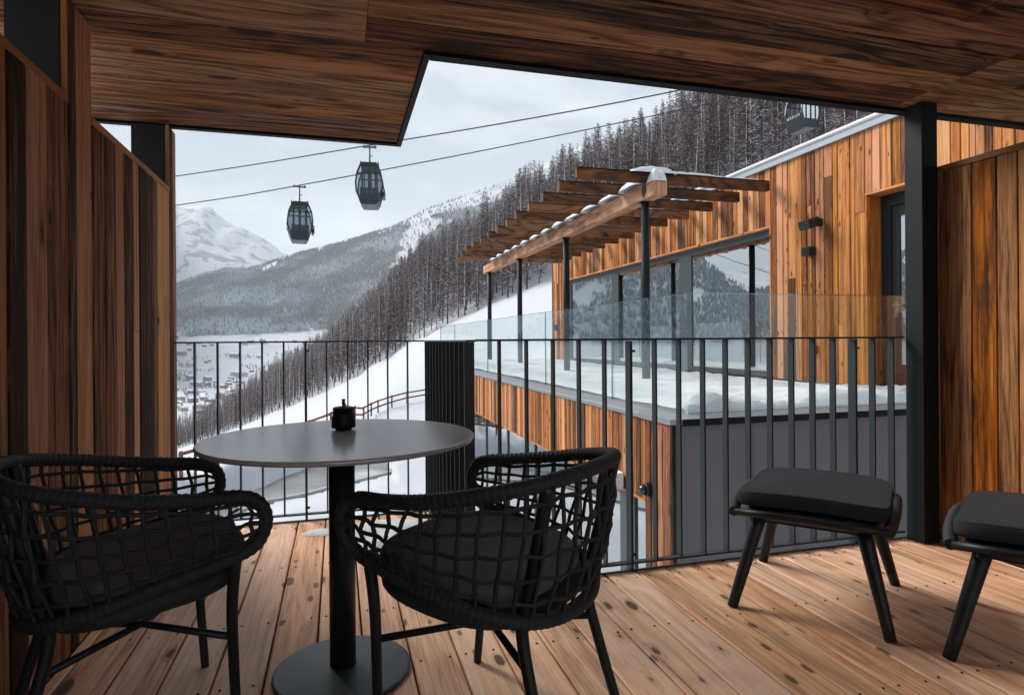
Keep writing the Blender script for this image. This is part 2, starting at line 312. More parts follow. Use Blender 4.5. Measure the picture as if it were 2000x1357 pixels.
# ------------------------------------------------------------------ mesh builder
class MB:
    def __init__(s): s.v, s.f, s.uv, s.rn, s.mi, s.sm = [], [], [], [], [], []
    def face(s, idx, uv=None, rnd=(0.5, 0.5, 0.5), mi=0, smooth=False):
        s.f.append(idx); s.uv.append(uv or [(0, 0)] * len(idx)); s.rn.append(rnd); s.mi.append(mi); s.sm.append(smooth)
    def board(s, o, L, W, T, ch=0.0, rnd=None, mi=0, uoff=0.0):
        """a board from corner o with edge vectors L (grain), W (width), T (thickness); chamfered long edges"""
        o, L, W, T = Vector(o), Vector(L), Vector(W), Vector(T)
        if L.cross(W).dot(T) < 0: o = o + W; W = -W
        if rnd is None: rnd = (random.random(), random.random(), random.random())
        lw, lt, ll = W.length, T.length, L.length
        c = min(ch, lw * 0.3, lt * 0.45)
        w, t = W.normalized(), T.normalized()
        if c > 0: prof = [(c, 0), (lw - c, 0), (lw, c), (lw, lt - c), (lw - c, lt), (c, lt), (0, lt - c), (0, c)]
        else: prof = [(0, 0), (lw, 0), (lw, lt), (0, lt)]
        n = len(prof); b = len(s.v)
        for e in (Vector((0, 0, 0)), L):
            for a, q in prof: s.v.append(o + e + w * a + t * q)
        for i in range(n):
            j = (i + 1) % n
            va, vb = prof[i][0] + prof[i][1] * 0.3, prof[j][0] + prof[j][1] * 0.3
            s.face([b + i, b + j, b + n + j, b + n + i], [(uoff, va), (uoff, vb), (uoff + ll, vb), (uoff + ll, va)], rnd, mi)
        s.face([b + n - 1 - i for i in range(n)], [(prof[n - 1 - i][1] * .2, prof[n - 1 - i][0]) for i in range(n)], rnd, mi)
        s.face([b + n + i for i in range(n)], [(prof[i][1] * .2, prof[i][0]) for i in range(n)], rnd, mi)
    def box(s, a, b, ch=0.0, mi=0, rnd=None):
        x0, y0, z0 = (min(p, q) for p, q in zip(a, b)); x1, y1, z1 = (max(p, q) for p, q in zip(a, b))
        d = {'x': x1 - x0, 'y': y1 - y0, 'z': z1 - z0}
        vs = {'x': (x1 - x0, 0, 0), 'y': (0, y1 - y0, 0), 'z': (0, 0, z1 - z0)}
        ks = sorted(d, key=lambda k: -d[k])
        s.board((x0, y0, z0), vs[ks[0]], vs[ks[1]], vs[ks[2]], ch, rnd, mi)
    def tube(s, pts, r, n=10, closed=False, caps=True, mi=0, smooth=True):
        pts = [Vector(p) for p in pts]; m = len(pts)
        rs = r if hasattr(r, '__len__') else [r] * m
        b = len(s.v); prev = None; acc = 0.0
        for i, p in enumerate(pts):
            if closed: tg = pts[(i + 1) % m] - pts[i - 1]
            else: tg = pts[min(i + 1, m - 1)] - pts[max(i - 1, 0)]
            tg.normalize()
            if prev is None:
                up = Vector((0, 0, 1)) if abs(tg.z) < 0.9 else Vector((1, 0, 0))
                a = tg.cross(up).normalized()
            else:
                a = (prev - tg * prev.dot(tg)).normalized()
            prev = a; c = tg.cross(a)
            for k in range(n):
                t = 2 * math.pi * k / n
                s.v.append(p + (a * math.cos(t) + c * math.sin(t)) * rs[i])
        for i in range(m if closed else m - 1):
            j = (i + 1) % m
            for k in range(n):
                q = (k + 1) % n
                s.face([b + i * n + k, b + i * n + q, b + j * n + q, b + j * n + k], None, (.5, .5, .5), mi, smooth)
        if caps and not closed:
            s.face([b + k for k in range(n)][::-1], None, (.5, .5, .5), mi)
            s.face([b + (m - 1) * n + k for k in range(n)], None, (.5, .5, .5), mi)
    def lathe(s, prof, c=(0, 0, 0), n=48, mi=0, smooth=True):
        b = len(s.v); c = Vector(c)
        for r, z in prof:
            for k in range(n):
                t = 2 * math.pi * k / n
                s.v.append(c + Vector((r * math.cos(t), r * math.sin(t), z)))
        for i in range(len(prof) - 1):
            for k in range(n):
                q = (k + 1) % n
                s.face([b + i * n + k, b + i * n + q, b + (i + 1) * n + q, b + (i + 1) * n + k], None, (.5, .5, .5), mi, smooth)
        if prof[0][0] > 1e-6: s.face([b + k for k in range(n)][::-1], None, (.5, .5, .5), mi)
        if prof[-1][0] > 1e-6: s.face([b + (len(prof) - 1) * n + k for k in range(n)], None, (.5, .5, .5), mi)
    def grid(s, P, nu, nv, mi=0, smooth=True, closed_u=False):
        b = len(s.v)
        for j in range(nv):
            for i in range(nu): s.v.append(Vector(P(i, j)))
        for j in range(nv - 1):
            for i in range(nu if closed_u else nu - 1):
                q = (i + 1) % nu
                s.face([b + j * nu + i, b + j * nu + q, b + (j + 1) * nu + q, b + (j + 1) * nu + i], None, (.5, .5, .5), mi, smooth)
        return b
    def mesh(s, name, mats):
        me = bpy.data.meshes.new(name)
        me.from_pydata([tuple(v) for v in s.v], [], s.f)
        for m in (mats if isinstance(mats, (list, tuple)) else [mats]): me.materials.append(MATS[m])
        uvl = me.uv_layers.new(name='UVMap')
        uvl.data.foreach_set('uv', np.array([c for f in s.uv for p in f for c in p], dtype=np.float32))
        ca = me.color_attributes.new('rnd', 'FLOAT_COLOR', 'CORNER')
        ca.data.foreach_set('color', np.array([c for f, r in zip(s.f, s.rn) for _ in f for c in (*r, 1.0)], dtype=np.float32))
        me.polygons.foreach_set('material_index', s.mi)
        me.polygons.foreach_set('use_smooth', s.sm)
        me.update()
        return me

def put(name, mb, mat, parent=None, label=None, local=False):
    me = mb if isinstance(mb, bpy.types.Mesh) else mb.mesh(name, mat)
    o = bpy.data.objects.new(name, me); COL.objects.link(o)
    if parent is not None:
        o.parent = parent
        if not local:
            loc = Vector((0, 0, 0)); p = parent
            while p is not None: loc += p.location; p = p.parent
            o.location = -loc
    if label: o['label'] = label
    return o
def tag(o, label, cat, group=None):
    o['label'] = label; o['category'] = cat
    if group: o['group'] = group
    return o
def thing(name, label, cat, loc=(0, 0, 0), group=None):
    o = bpy.data.objects.new(name, None); COL.objects.link(o)
    o.location = loc; o.empty_display_size = 0.1
    return tag(o, label, cat, group)
def structure(name, mb, mat, kind='structure'):
    o = put(name, mb, mat); o['kind'] = kind
    return o
def copy_tree(src, parent=None):
    c = src.copy(); COL.objects.link(c)
    if parent is not None: c.parent = parent
    for ch in list(src.children): copy_tree(ch, c)
    return c

def catmull(pts, per=8, closed=False):
    pts = [Vector(p) for p in pts]; m = len(pts); out = []
    for i in range(m if closed else m - 1):
        if closed: p0, p1, p2, p3 = pts[i - 1], pts[i], pts[(i + 1) % m], pts[(i + 2) % m]
        else: p0, p1, p2, p3 = pts[max(i - 1, 0)], pts[i], pts[i + 1], pts[min(i + 2, m - 1)]
        for k in range(per):
            t = k / per
            out.append(0.5 * ((2 * p1) + (p2 - p0) * t + (2 * p0 - 5 * p1 + 4 * p2 - p3) * t * t + (3 * p1 - p0 - 3 * p2 + p3) * t ** 3))
    if not closed: out.append(pts[-1])
    return out
def resample(pts, step, closed=False):
    P = [Vector(p) for p in pts]
    if closed: P = P + [P[0]]
    L = [0.0]
    for a, b in zip(P, P[1:]): L.append(L[-1] + (b - a).length)
    n = max(2, int(round(L[-1] / step))); out = []; j = 0
    for i in range(n if closed else n + 1):
        t = L[-1] * i / n
        while j < len(L) - 2 and L[j + 1] < t: j += 1
        q = (t - L[j]) / max(1e-9, L[j + 1] - L[j])
        out.append(P[j].lerp(P[j + 1], q))
    return out

def planks(mb, a, b, axis_run, span, face_dir, base, thick=0.022, wmin=0.09, wmax=0.19, gap=0.004, splits=None, jit=0.004, ch=0.003, cuts=None, seed=1):
    """boards whose grain runs along `span` (dir, from, to), laid side by side along axis_run from a to b.
    face_dir: outward normal; base: function(position along run) -> origin of the plane; cuts(a,b)->list of (from,to)"""
    rg = random.Random(seed)
    run, gd, fd = Vector(axis_run), Vector(span[0]), Vector(face_dir)
    x = a
    while x < b - 1e-4:
        w = rg.uniform(wmin, wmax)
        if b - x - w < wmin * 0.7: w = b - x
        for (z0, z1) in (cuts(x, x + w) if cuts else [(span[1], span[2])]):
            segs = [(z0, z1)]
            if splits and rg.random() < splits and z1 - z0 > 1.0:
                m = rg.uniform(z0 + 0.3, z1 - 0.3); segs = [(z0, m - 0.001), (m + 0.001, z1)]
            for (s0, s1) in segs:
                j = rg.uniform(0, jit)
                mb.board(Vector(base) + run * (x + gap / 2) + gd * s0 + fd * (j - thick), gd * (s1 - s0), run * (w - gap), fd * thick, ch,
                         (rg.random(), rg.random(), rg.random()), 0, rg.random() * 5)
        x += w

HOTEL_BACK = -1.9
CEIL = 2.215
# ------------------------------------------------------------------ balcony deck
dk = MB(); x = -0.226 - 0.1502 * 5; rg = random.Random(3)
while x < 2.95:
    x1 = min(x + 0.1502, 3.0); y1 = 2.500 if x > 0.44 else 3.745
    x0c = max(x, -0.868)
    if x1 > x0c + 0.01:
        yy = HOTEL_BACK + rg.uniform(0, 0.5) - 0.5
        dk.board((x0c + 0.0035, HOTEL_BACK, -0.028), (0, y1 - HOTEL_BACK, 0), (x1 - x0c - 0.007, 0, 0), (0, 0, 0.028 + rg.uniform(-0.0008, 0.0008)), 0.0035, None, 0, yy)
    x = x1
structure('balcony_deck', dk, 'wood_deck')
# screws in pairs where the joists run
scw = MB()
for jy in (-0.2, 0.35, 0.9, 1.45, 2.0, 2.43, 3.0, 3.65):
    xx = -0.226 - 0.1502 * 4
    while xx < 2.9:
        if not (jy > 2.45 and xx > 0.3):
            for dx in (0.028, 0.122):
                scw.lathe([(0.0042, 0.0), (0.0042, 0.0012), (0.0001, 0.0012)], (xx + dx + random.uniform(-.003, .003), jy + random.uniform(-.004, .004), 0.0008), 8)
        xx += 0.1502
structure('deck_screws', scw, 'black_trim', 'stuff')
sub = MB()
sub.box((-0.9, HOTEL_BACK, -0.30), (0.50, 3.70, -0.034)); sub.box((0.502, HOTEL_BACK, -0.30), (3.0, 2.455, -0.034))
structure('balcony_slab', sub, 'black_trim')
edge = MB()
edge.box((-0.87, 3.748, -0.32), (0.50, 3.762, 0.004)); edge.box((0.492, 2.520, -0.32), (0.506, 3.747, 0.004)); edge.box((0.508, 2.503, -0.32), (2.93, 2.517, 0.004))
structure('deck_edge_strip', edge, 'steel_rail')

# snow patches left on the deck near the corner
def snow_patch(name, cx, cy, rx, ry, hgt, label, seed):
    mb = MB(); nu, nv = 40, 9
    def P(i, j):
        t = 2 * math.pi * i / nu; q = j / (nv - 1)
        k = 1 + 0.28 * mnoise.noise((math.cos(t) * 1.6 + seed, math.sin(t) * 1.6, 0)) + 0.12 * mnoise.noise((math.cos(t) * 5 + seed, math.sin(t) * 5, 3))
        px, py = cx + math.cos(t) * rx * k * (1 - q), cy + math.sin(t) * ry * k * (1 - q)
        z = hgt * (1 - (1 - q) ** 4) * (0.75 + 0.5 * mnoise.noise((px * 9, py * 9, seed)))
        return (px, py, 0.001 + max(0, z))
    mb.grid(P, nu, nv, closed_u=True)
    o = put(name, mb, 'snow_close'); tag(o, label, 'snow patch'); return o
snow_patch('snow_patch', 0.24, 3.38, 0.25, 0.28, 0.030, 'wide patch of snow left on the deck at the inner corner of the railing', 2.0)
snow_patch('snow_patch', -0.10, 3.50, 0.085, 0.065, 0.014, 'small melting patch of snow on the deck boards behind the table column', 5.0)

# ------------------------------------------------------------------ soffit
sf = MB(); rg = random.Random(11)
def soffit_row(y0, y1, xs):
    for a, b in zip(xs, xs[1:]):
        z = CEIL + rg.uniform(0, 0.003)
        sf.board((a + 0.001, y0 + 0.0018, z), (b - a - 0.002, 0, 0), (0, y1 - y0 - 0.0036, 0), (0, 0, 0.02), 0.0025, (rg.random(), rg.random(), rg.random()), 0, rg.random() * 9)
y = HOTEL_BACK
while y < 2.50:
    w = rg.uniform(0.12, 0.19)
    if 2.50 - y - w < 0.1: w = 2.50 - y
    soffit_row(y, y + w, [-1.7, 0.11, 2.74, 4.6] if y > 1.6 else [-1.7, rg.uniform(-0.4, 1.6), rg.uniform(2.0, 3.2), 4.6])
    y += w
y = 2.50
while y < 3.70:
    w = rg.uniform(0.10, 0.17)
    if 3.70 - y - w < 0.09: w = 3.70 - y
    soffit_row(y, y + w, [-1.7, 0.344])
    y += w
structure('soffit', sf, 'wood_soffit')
fa = MB()  # black drip profile round the soffit edge
for a, b in (((-1.7, 3.703, 0), (0.372, 3.742, 0)), ((0.346, 2.503, 0), (0.372, 3.701, 0)), ((0.374, 2.503, 0), (4.6, 2.555, 0))):
    fa.box((a[0], a[1], CEIL - 0.012), (b[0], b[1], CEIL + 0.26))
structure('soffit_edge_profile', fa, 'black_trim')
rf = MB(); rf.box((-1.7, HOTEL_BACK, CEIL + 0.03), (4.6, 2.50, CEIL + 0.25)); rf.box((-1.7, 2.502, CEIL + 0.03), (0.343, 3.70, CEIL + 0.25))
structure('balcony_roof', rf, 'concrete')

# ------------------------------------------------------------------ left partition
XW, TW = -0.87, 0.178
lw = thing('partition_wall', 'dark reclaimed-wood partition wall left of the table, with open slots above a sill', 'wall', (XW - TW / 2, 1.2, 0))
mb = MB()
planks(mb, HOTEL_BACK, 2.39, (0, 1, 0), ((0, 0, 1), 0.0, 1.842), (1, 0, 0), (XW, 0, 0), wmin=0.085, wmax=0.15, splits=0.35, jit=0.006, seed=5)
planks(mb, 2.602, 3.676, (0, 1, 0), ((0, 0, 1), 0.0, 1.842), (1, 0, 0), (XW, 0, 0), wmin=0.075, wmax=0.135, splits=0.3, jit=0.006, seed=6)
put('cladding', mb, 'wood_partition', lw)
mb = MB(); mb.box((XW - TW, HOTEL_BACK, 0.0), (XW - 0.024, 2.39, 1.842)); mb.box((XW - TW, 2.60, 0), (XW - 0.024, 3.68, 1.842))
put('wall_core', mb, 'wood_partition', lw)
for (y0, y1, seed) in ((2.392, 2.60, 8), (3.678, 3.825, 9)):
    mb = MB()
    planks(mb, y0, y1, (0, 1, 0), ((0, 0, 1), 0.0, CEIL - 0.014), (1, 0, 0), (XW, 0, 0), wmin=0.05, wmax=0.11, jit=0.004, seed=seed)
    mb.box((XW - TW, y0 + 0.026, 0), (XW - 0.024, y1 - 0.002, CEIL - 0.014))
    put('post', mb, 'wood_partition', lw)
    mb = MB(); mb.box((XW - TW - 0.001, y0 + 0.001, 1.874), (XW - 0.022, y0 + 0.0255, CEIL - 0.0145)); put('reveal_shade_board', mb, 'frame_black', lw)  # near-black board paints in the shade on the slot reveal
mb = MB()
mb.box((XW - TW - 0.003, HOTEL_BACK, 1.844), (XW + 0.004, 2.389, 1.872), 0.002); mb.box((XW - TW - 0.003, 2.603, 1.844), (XW + 0.004, 3.675, 1.872), 0.002)
mb.box((XW - 0.014, 2.380, 1.874), (XW + 0.003, 2.3905, CEIL - 0.014)); mb.box((XW - 0.014, 3.666, 1.874), (XW + 0.003, 3.6765, CEIL - 0.014))
put('sill_trim', mb, 'wood_trim', lw)

# ------------------------------------------------------------------ right partition and steel post
XP = 2.932
rw = thing('partition_wall', 'lower wood-plank partition with big knots, right of the steel post', 'wall', (XP + 0.06, 1.0, 0))
mb = MB(); yy = 2.455
for w in (0.05, 0.165, 0.118, 0.093, 0.16, 0.2, 0.15, 0.19, 0.22, 0.17, 0.2, 0.21, 0.24, 0.2, 0.22, 0.2, 0.2, 0.25, 0.2, 0.2, 0.2, 0.2, 0.2, 0.2):
    if yy - w < HOTEL_BACK: break
    mb.board((XP, yy - w + 0.002, 0.046), (0, 0, 1.822), (0, w - 0.004, 0), (0.022, 0, 0), 0.003, None, 0, random.random() * 6)
    yy -= w
put('cladding', mb, 'wood_panel', rw)
mb = MB(); mb.box((XP + 0.026, HOTEL_BACK, 0.02), (XP + 0.12, 2.478, 1.868)); put('wall_core', mb, 'wood_partition', rw)
mb = MB(); mb.box((XP - 0.006, HOTEL_BACK, 1.870), (XP + 0.122, 2.482, 1.900), 0.003); mb.box((XP - 0.004, HOTEL_BACK, 0.014), (XP + 0.02, 2.457, 0.044), 0.002)
mb.box((XP - 0.004, 2.458, 0.014), (XP + 0.022, 2.482, 1.868), 0.002)
put('trim', mb, 'wood_trim', rw)
sp = MB(); sp.box((2.815, 2.395, 0.0), (2.915, 2.497, CEIL - 0.001), 0.003)
o = put('steel_post', sp, 'steel_anthracite'); tag(o, 'square dark steel post carrying the soffit at the right end of the railing', 'post')
pier = MB()
planks(pier, -0.5, 2.02, (0, 1, 0), ((0, 0, 1), 0.0, CEIL - 0.001), (-1, 0, 0), (3.10, 0, 0), wmin=0.1, wmax=0.16, seed=31)
pier.box((3.124, -0.5, 0), (3.30, 2.0, CEIL - 0.001))
o = put('wood_pier', pier, 'wood_partition'); tag(o, 'dark wooden pier under the soffit behind the right partition', 'pier')

# ------------------------------------------------------------------ railing
rl = thing('balcony_railing', 'anthracite flat-bar balcony railing that steps forward at the inner corner', 'railing', (0.5, 3.1, 0))
mb = MB()
mb.box((-0.868, 3.752, 1.031), (0.505, 3.792, 1.040), 0.002)
mb.box((0.508, 2.500, 1.031), (0.552, 3.792, 1.040), 0.002)
mb.box((0.554, 2.500, 1.033), (2.814, 2.540, 1.042), 0.002)
put('top_rail', mb, 'steel_rail', rl)
mb = MB()
mb.box((-0.868, 3.754, 0.030), (0.505, 3.790, 0.038), 0.002); mb.box((0.51, 2.54, 0.030), (0.55, 3.79, 0.038), 0.002); mb.box((0.512, 2.502, 0.030), (2.814, 2.538, 0.038), 0.002)
put('bottom_rail', mb, 'steel_rail', rl)
for x in (-0.769, -0.652, -0.535, -0.419, -0.303, -0.066, 0.053, 0.169, 0.286, 0.405):
    b = MB(); b.box((x - 0.004, 3.753, 0.038), (x + 0.004, 3.791, 1.031), 0.001); put('baluster', b, 'steel_rail', rl)
for i in range(10):
    y = 3.68 - i * 0.112
    b = MB(); b.box((0.511, y - 0.004, 0.038), (0.549, y + 0.004, 1.031), 0.001); put('baluster', b, 'steel_rail', rl)
for x in (0.656, 0.776, 0.897, 1.017, 1.139, 1.387, 1.511, 1.637, 1.759, 1.883, 2.007, 2.131, 2.255, 2.378, 2.624, 2.745):
    b = MB(); b.box((x - 0.004, 2.501, 0.038), (x + 0.004, 2.539, 1.033), 0.001); put('baluster', b, 'steel_rail', rl)
for (x, y, dx, dy, zb) in ((-0.183, 3.771, 0.006, 0.025, -0.12), (0.530, 3.771, 0.02, 0.008, -0.12), (0.531, 2.545, 0.022, 0.006, -0.12), (1.259, 2.520, 0.006, 0.025, -0.12), (2.501, 2.520, 0.006, 0.025, -0.12)):
    b = MB(); b.box((x - dx, y - dy, zb), (x + dx, y + dy, 1.0305), 0.001); put('post', b, 'steel_rail', rl)
    if dx < 0.01:
        for z in (0.07, 0.98):
            bt = MB(); bt.lathe([(0.009, 0), (0.009, 0.01), (0.0001, 0.01)], (x + 0.012, y - dy + 0.004, z), 8)
            put('bolt', bt, 'steel_rail', rl)

# ------------------------------------------------------------------ terrain
def px_az(px): return math.atan((px - 1000.0) / FPX)
def vt(px, v): return v / FPX * math.cos(px_az(px))        # pixel rise above eye level -> tangent of elevation
COLS = []   # (azimuth, [(distance, height relative to the eye)])
def col(px, d_f, v_f, d_e, v_e, d_c, v_c, rest):
    k = [(3, -6.3), (16, -6.3), (d_f, vt(px, v_f) * d_f), (d_e, vt(px, v_e) * d_e), (d_c, vt(px, v_c) * d_c)]
    k += [(d, (h if isinstance(h, str) is False and absol else vt(px, h) * d)) for d, h, absol in rest]
    COLS.append((px_az(px), k))
def valley(base_v, ridge_v, peak_v, ridge_d=5000):
    return [(900, -165, True), (1300, -163, True), (1800, -156, True), (2300, -142, True), (2800, -95, True), (3400, base_v, False), (ridge_d, ridge_v, False),
            (6600, ridge_v * 0.55, False), (9300, peak_v, False), (14000, 60, False), (30000, 20, False)]
def behind(ridge_v):
    return [(900, 40, True), (2600, ridge_v * 0.35, False), (5000, ridge_v, False), (6600, ridge_v * 0.8, False), (9300, ridge_v * 0.5, False), (14000, 60, False), (30000, 20, False)]
col(345, 27, -275, 380, -207, 430, -200, valley(12, 118, 264))
col(400, 27, -268, 345, -190, 430, -175, valley(14, 140, 258))
col(440, 29, -250, 320, -176, 440, -150, valley(15, 148, 240))
col(480, 31, -238, 300, -162, 460, -122, valley(16, 146, 222))
col(510, 33, -225, 285, -150, 480, -98, valley(17, 150, 208))
col(560, 36, -200, 255, -132, 500, -62, valley(20, 168, 168))
col(640, 42, -172, 220, -101, 520, -18, valley(24, 190, 120))
col(700, 47, -150, 200, -72, 510, 16, valley(26, 207, 80))
col(760, 52, -132, 180, -38, 500, 78, valley(34, 228, 70))
col(830, 60, -112, 160, 3, 480, 130, valley(50, 260, 90))
col(930, 60, -70, 145, 50, 450, 148, valley(80, 290, 120))
col(1000, 60, -40, 138, 78, 430, 212, valley(110, 314, 140))
col(1078, 60, -10, 130, 108, 415, 238, behind(352))
col(1160, 60, 20, 125, 145, 390, 268, behind(394))
col(1270, 60, 70, 120, 190, 370, 300, behind(420))
col(1400, 60, 120, 112, 240, 345, 368, behind(450))
col(1560, 60, 170, 106, 300, 320, 450, behind(470))
col(1720, 60, 220, 100, 350, 300, 530, behind(490))
col(2000, 60, 250, 96, 400, 290, 640, behind(500))
def az_col(deg, rows): COLS.append((R(deg), rows))
def leftcol(deg, e_ridge, e_base=0.0, near=-6.3):
    az_col(deg, [(3, -6.3), (16, -6.3), (30, -6.6), (90, -16), (300, -70), (450, -110), (900, -165), (1300, -163), (1700, -150), (2100, e_base * 2100), (3300, e_ridge * 3300), (4600, e_ridge * 4600 * 0.9), (9300, 0.215 * 9300 if deg > -36 else 900), (14000, 700), (30000, 500)])
for deg, e in ((-31, 0.17), (-35, 0.19), (-39, 0.20), (-43, 0.20), (-46, 0.165), (-48.5, 0.13), (-51, 0.09), (-53, 0.074), (-56, 0.078), (-60, 0.10), (-66, 0.13), (-75, 0.12), (-90, 0.14), (-120, 0.12), (-180.5, 0.10)):
    leftcol(deg, e)
for deg, e in ((48, 0.5), (60, 0.45), (80, 0.35), (110, 0.25), (150, 0.15), (180.5, 0.10)):
    az_col(deg, [(3, -6.3), (22, -6.3), (60, 0.16 * 60), (100, 0.26 * 100), (300, e * 300), (900, e * 500), (2600, e * 1300), (5000, e * 1800), (9300, 1500), (14000, 900), (30000, 500)])
COLS.sort(key=lambda c: c[0])
_caz = np.array([c[0] for c in COLS])
_DL = np.log(np.geomspace(3, 30000, 260))
_HT = np.array([np.interp(_DL, np.log([k[0] for k in c[1]]), [k[1] for k in c[1]]) for c in COLS])
def smooth_h(az, d):
    i = min(max(int(np.searchsorted(_caz, az)) - 1, 0), len(_caz) - 2)
    t = min(max((az - _caz[i]) / (_caz[i + 1] - _caz[i]), 0), 1)
    q = (math.log(max(d, 3.0)) - _DL[0]) / (_DL[1] - _DL[0]); j = min(int(q), 258); q = min(q - j, 1.0)
    a = _HT[i, j] * (1 - q) + _HT[i, j + 1] * q; b = _HT[i + 1, j] * (1 - q) + _HT[i + 1, j + 1] * q
    return a * (1 - t) + b * t
def step(a, b, x):
    t = min(max((x - a) / (b - a), 0.0), 1.0); return t * t * (3 - 2 * t)
def ground(x, y):
    """terrain height at world x, y"""
    d = math.hypot(x, y); az = math.atan2(x, y) - YAW
    if az > math.pi: az -= 2 * math.pi
    if az < -math.pi: az += 2 * math.pi
    h = smooth_h(az, d)
    if d > 500:
        a = step(2600, 4200, d)
        n = mnoise.fractal((x / 900, y / 900, 1.3), 0.9, 2.1, 6)
        h += n * (14 * step(500, 2000, d) * (1 - a) * 0.3 + a * min(70, 0.011 * d) * (0.55 + 0.9 * step(6500, 9000, d)))
        if d > 6000:
            rdg = 1 - abs(mnoise.fractal((x / 1300, y / 1300, 7.7), 0.8, 2.2, 5))
            h += (rdg - 0.72) * 240 * step(6500, 9000, d)
            h += mnoise.fractal((x / 380, y / 380, 2.2), 0.7, 2.1, 5) * 60 * step(6500, 9000, d)
    elif d > 60:
        h += mnoise.fractal((x / 40, y / 40, 0.5), 1.0, 2.0, 3) * 0.5 * step(60, 200, d)
    else:
        h += mnoise.fractal((x / 4.0, y / 4.0, 0.5), 0.9, 2.1, 5) * 0.13 * step(8, 20, d)
    return h + EYE
BANK = []   # road edge points, filled below: the ploughed bank rises behind it
road_px = dict(up=[(380, 1010), (440, 985), (476, 962), (510, 952), (558, 930), (595, 916), (639, 894), (700, 872), (760, 858), (832, 848)],
               lo=[(380, 1045), (440, 1012), (503, 984), (556, 974), (595, 966), (639, 954), (691, 941), (759, 924), (795, 915), (834, 905)])
def ray(px, py):
    dx, dy = px - 1000.0, 663.0 - py; c, s_ = math.cos(ROLL), math.sin(ROLL)
    u, v = (dx * c + dy * s_) / FPX, (-dx * s_ + dy * c) / FPX
    return SY + u * CY, CY - u * SY, v
def on_z(px, py, z):
    r = ray(px, py); t = (z - EYE) / r[2]; return Vector((r[0] * t, r[1] * t, z))
GZ = -5.26
road_up = [on_z(*p, GZ) for p in road_px['up']]; road_lo = [on_z(*p, GZ) for p in road_px['lo']]
def ext(a, b, k): return b + (b - a).normalized() * k
road_up = [ext(road_up[1], road_up[0], 30)] + road_up + [ext(road_up[-2], road_up[-1], 26)]
road_lo = [ext(road_lo[1], road_lo[0], 30)] + road_lo + [ext(road_lo[-2], road_lo[-1], 26)]
def seg_dist(p, line):
    best = 1e9
    for a, b in zip(line, line[1:]):
        ab = Vector((b.x - a.x, b.y - a.y)); ap = Vector((p[0] - a.x, p[1] - a.y))
        t = min(max(ap.dot(ab) / max(ab.dot(ab), 1e-9), 0), 1)
        q = (ap - ab * t).length
        if q < best: best = q
    return best
def inside_road(p):
    poly = road_up + road_lo[::-1]; c = False; j = len(poly) - 1
    for i in range(len(poly)):
        a, b = poly[i], poly[j]
        if (a.y > p[1]) != (b.y > p[1]) and p[0] < (b.x - a.x) * (p[1] - a.y) / (b.y - a.y) + a.x: c = not c
        j = i
    return c
def ground_near(x, y):
    h = ground(x, y); d = math.hypot(x, y)
    if d < 75 and -40 < x < 2.5:
        if inside_road((x, y)): return GZ - 0.12
        du, dl = seg_dist((x, y), road_up), seg_dist((x, y), road_lo)
        if du < dl:      # ploughed snow bank on the far side of the road
            lump = 0.30 + 0.5 * mnoise.fractal((x / 1.3, y / 1.3, 2.0), 0.8, 2.0, 4)
            h = h * step(0, 2.2, du) + (GZ) * (1 - step(0, 2.2, du)) + step(0.0, 0.5, du) * (1 - step(1.8, 5.5, du)) * (0.55 + lump * 0.6)
        else:
            h = h * step(0.6, 3.0, dl) + (GZ + 0.02) * (1 - step(0.6, 3.0, dl))
    return h
azs = list(np.arange(-180, -62, 3.0)) + list(np.arange(-62, -31, 0.5)) + list(np.arange(-31, 41, 0.22)) + list(np.arange(41, 180.1, 3.0))
azs = [R(a) for a in azs]
ds = list(np.geomspace(4, 14, 5)[:-1]) + list(np.geomspace(14, 75, 74)[:-1]) + list(np.geomspace(75, 900, 60)[:-1]) + list(np.geomspace(900, 12000, 120)[:-1]) + list(np.geomspace(12000, 30000, 8))
V = np.zeros((len(ds), len(azs), 3))
for j, d in enumerate(ds):
    for i, a in enumerate(azs):
        x, y = polar(a, d); V[j, i] = (x, y, ground_near(x, y) if d < 76 else ground(x, y))
na = len(azs); F = []
for j in range(len(ds) - 1):
    for i in range(na):
        q = (i + 1) % na
        F.append((j * na + i, (j + 1) * na + i, (j + 1) * na + q, j * na + q))
F.append(tuple(range(na)))
me = bpy.data.meshes.new('terrain'); me.from_pydata(V.reshape(-1, 3).tolist(), [], F)
me.materials.append(MATS['terrain_snow']); me.polygons.foreach_set('use_smooth', [True] * len(me.polygons)); me.update()
ter = bpy.data.objects.new('terrain', me); COL.objects.link(ter); ter['kind'] = 'structure'

rd = MB(); n = len(road_up)
ru, rlo = catmull(road_up, 5), catmull(road_lo, 5)
m = min(len(ru), len(rlo))
rd.grid(lambda i, j: ru[i].lerp(rlo[i], j / 6.0) + Vector((0, 0, 0.004 + 0.012 * math.sin(i * 1.7 + j))), m, 7)
structure('road', rd, 'asphalt')
kb = MB()
for i in range(m - 1):
    a, b = rlo[i], rlo[i + 1]; nrm = Vector((-(b - a).y, (b - a).x, 0)).normalized()
    if nrm.dot(ru[i] - rlo[i]) > 0: nrm = -nrm
    kb.board(a + Vector((0, 0, -0.15)), b - a, nrm * 0.22, (0, 0, 0.27), 0.01)
structure('kerb', kb, 'concrete')

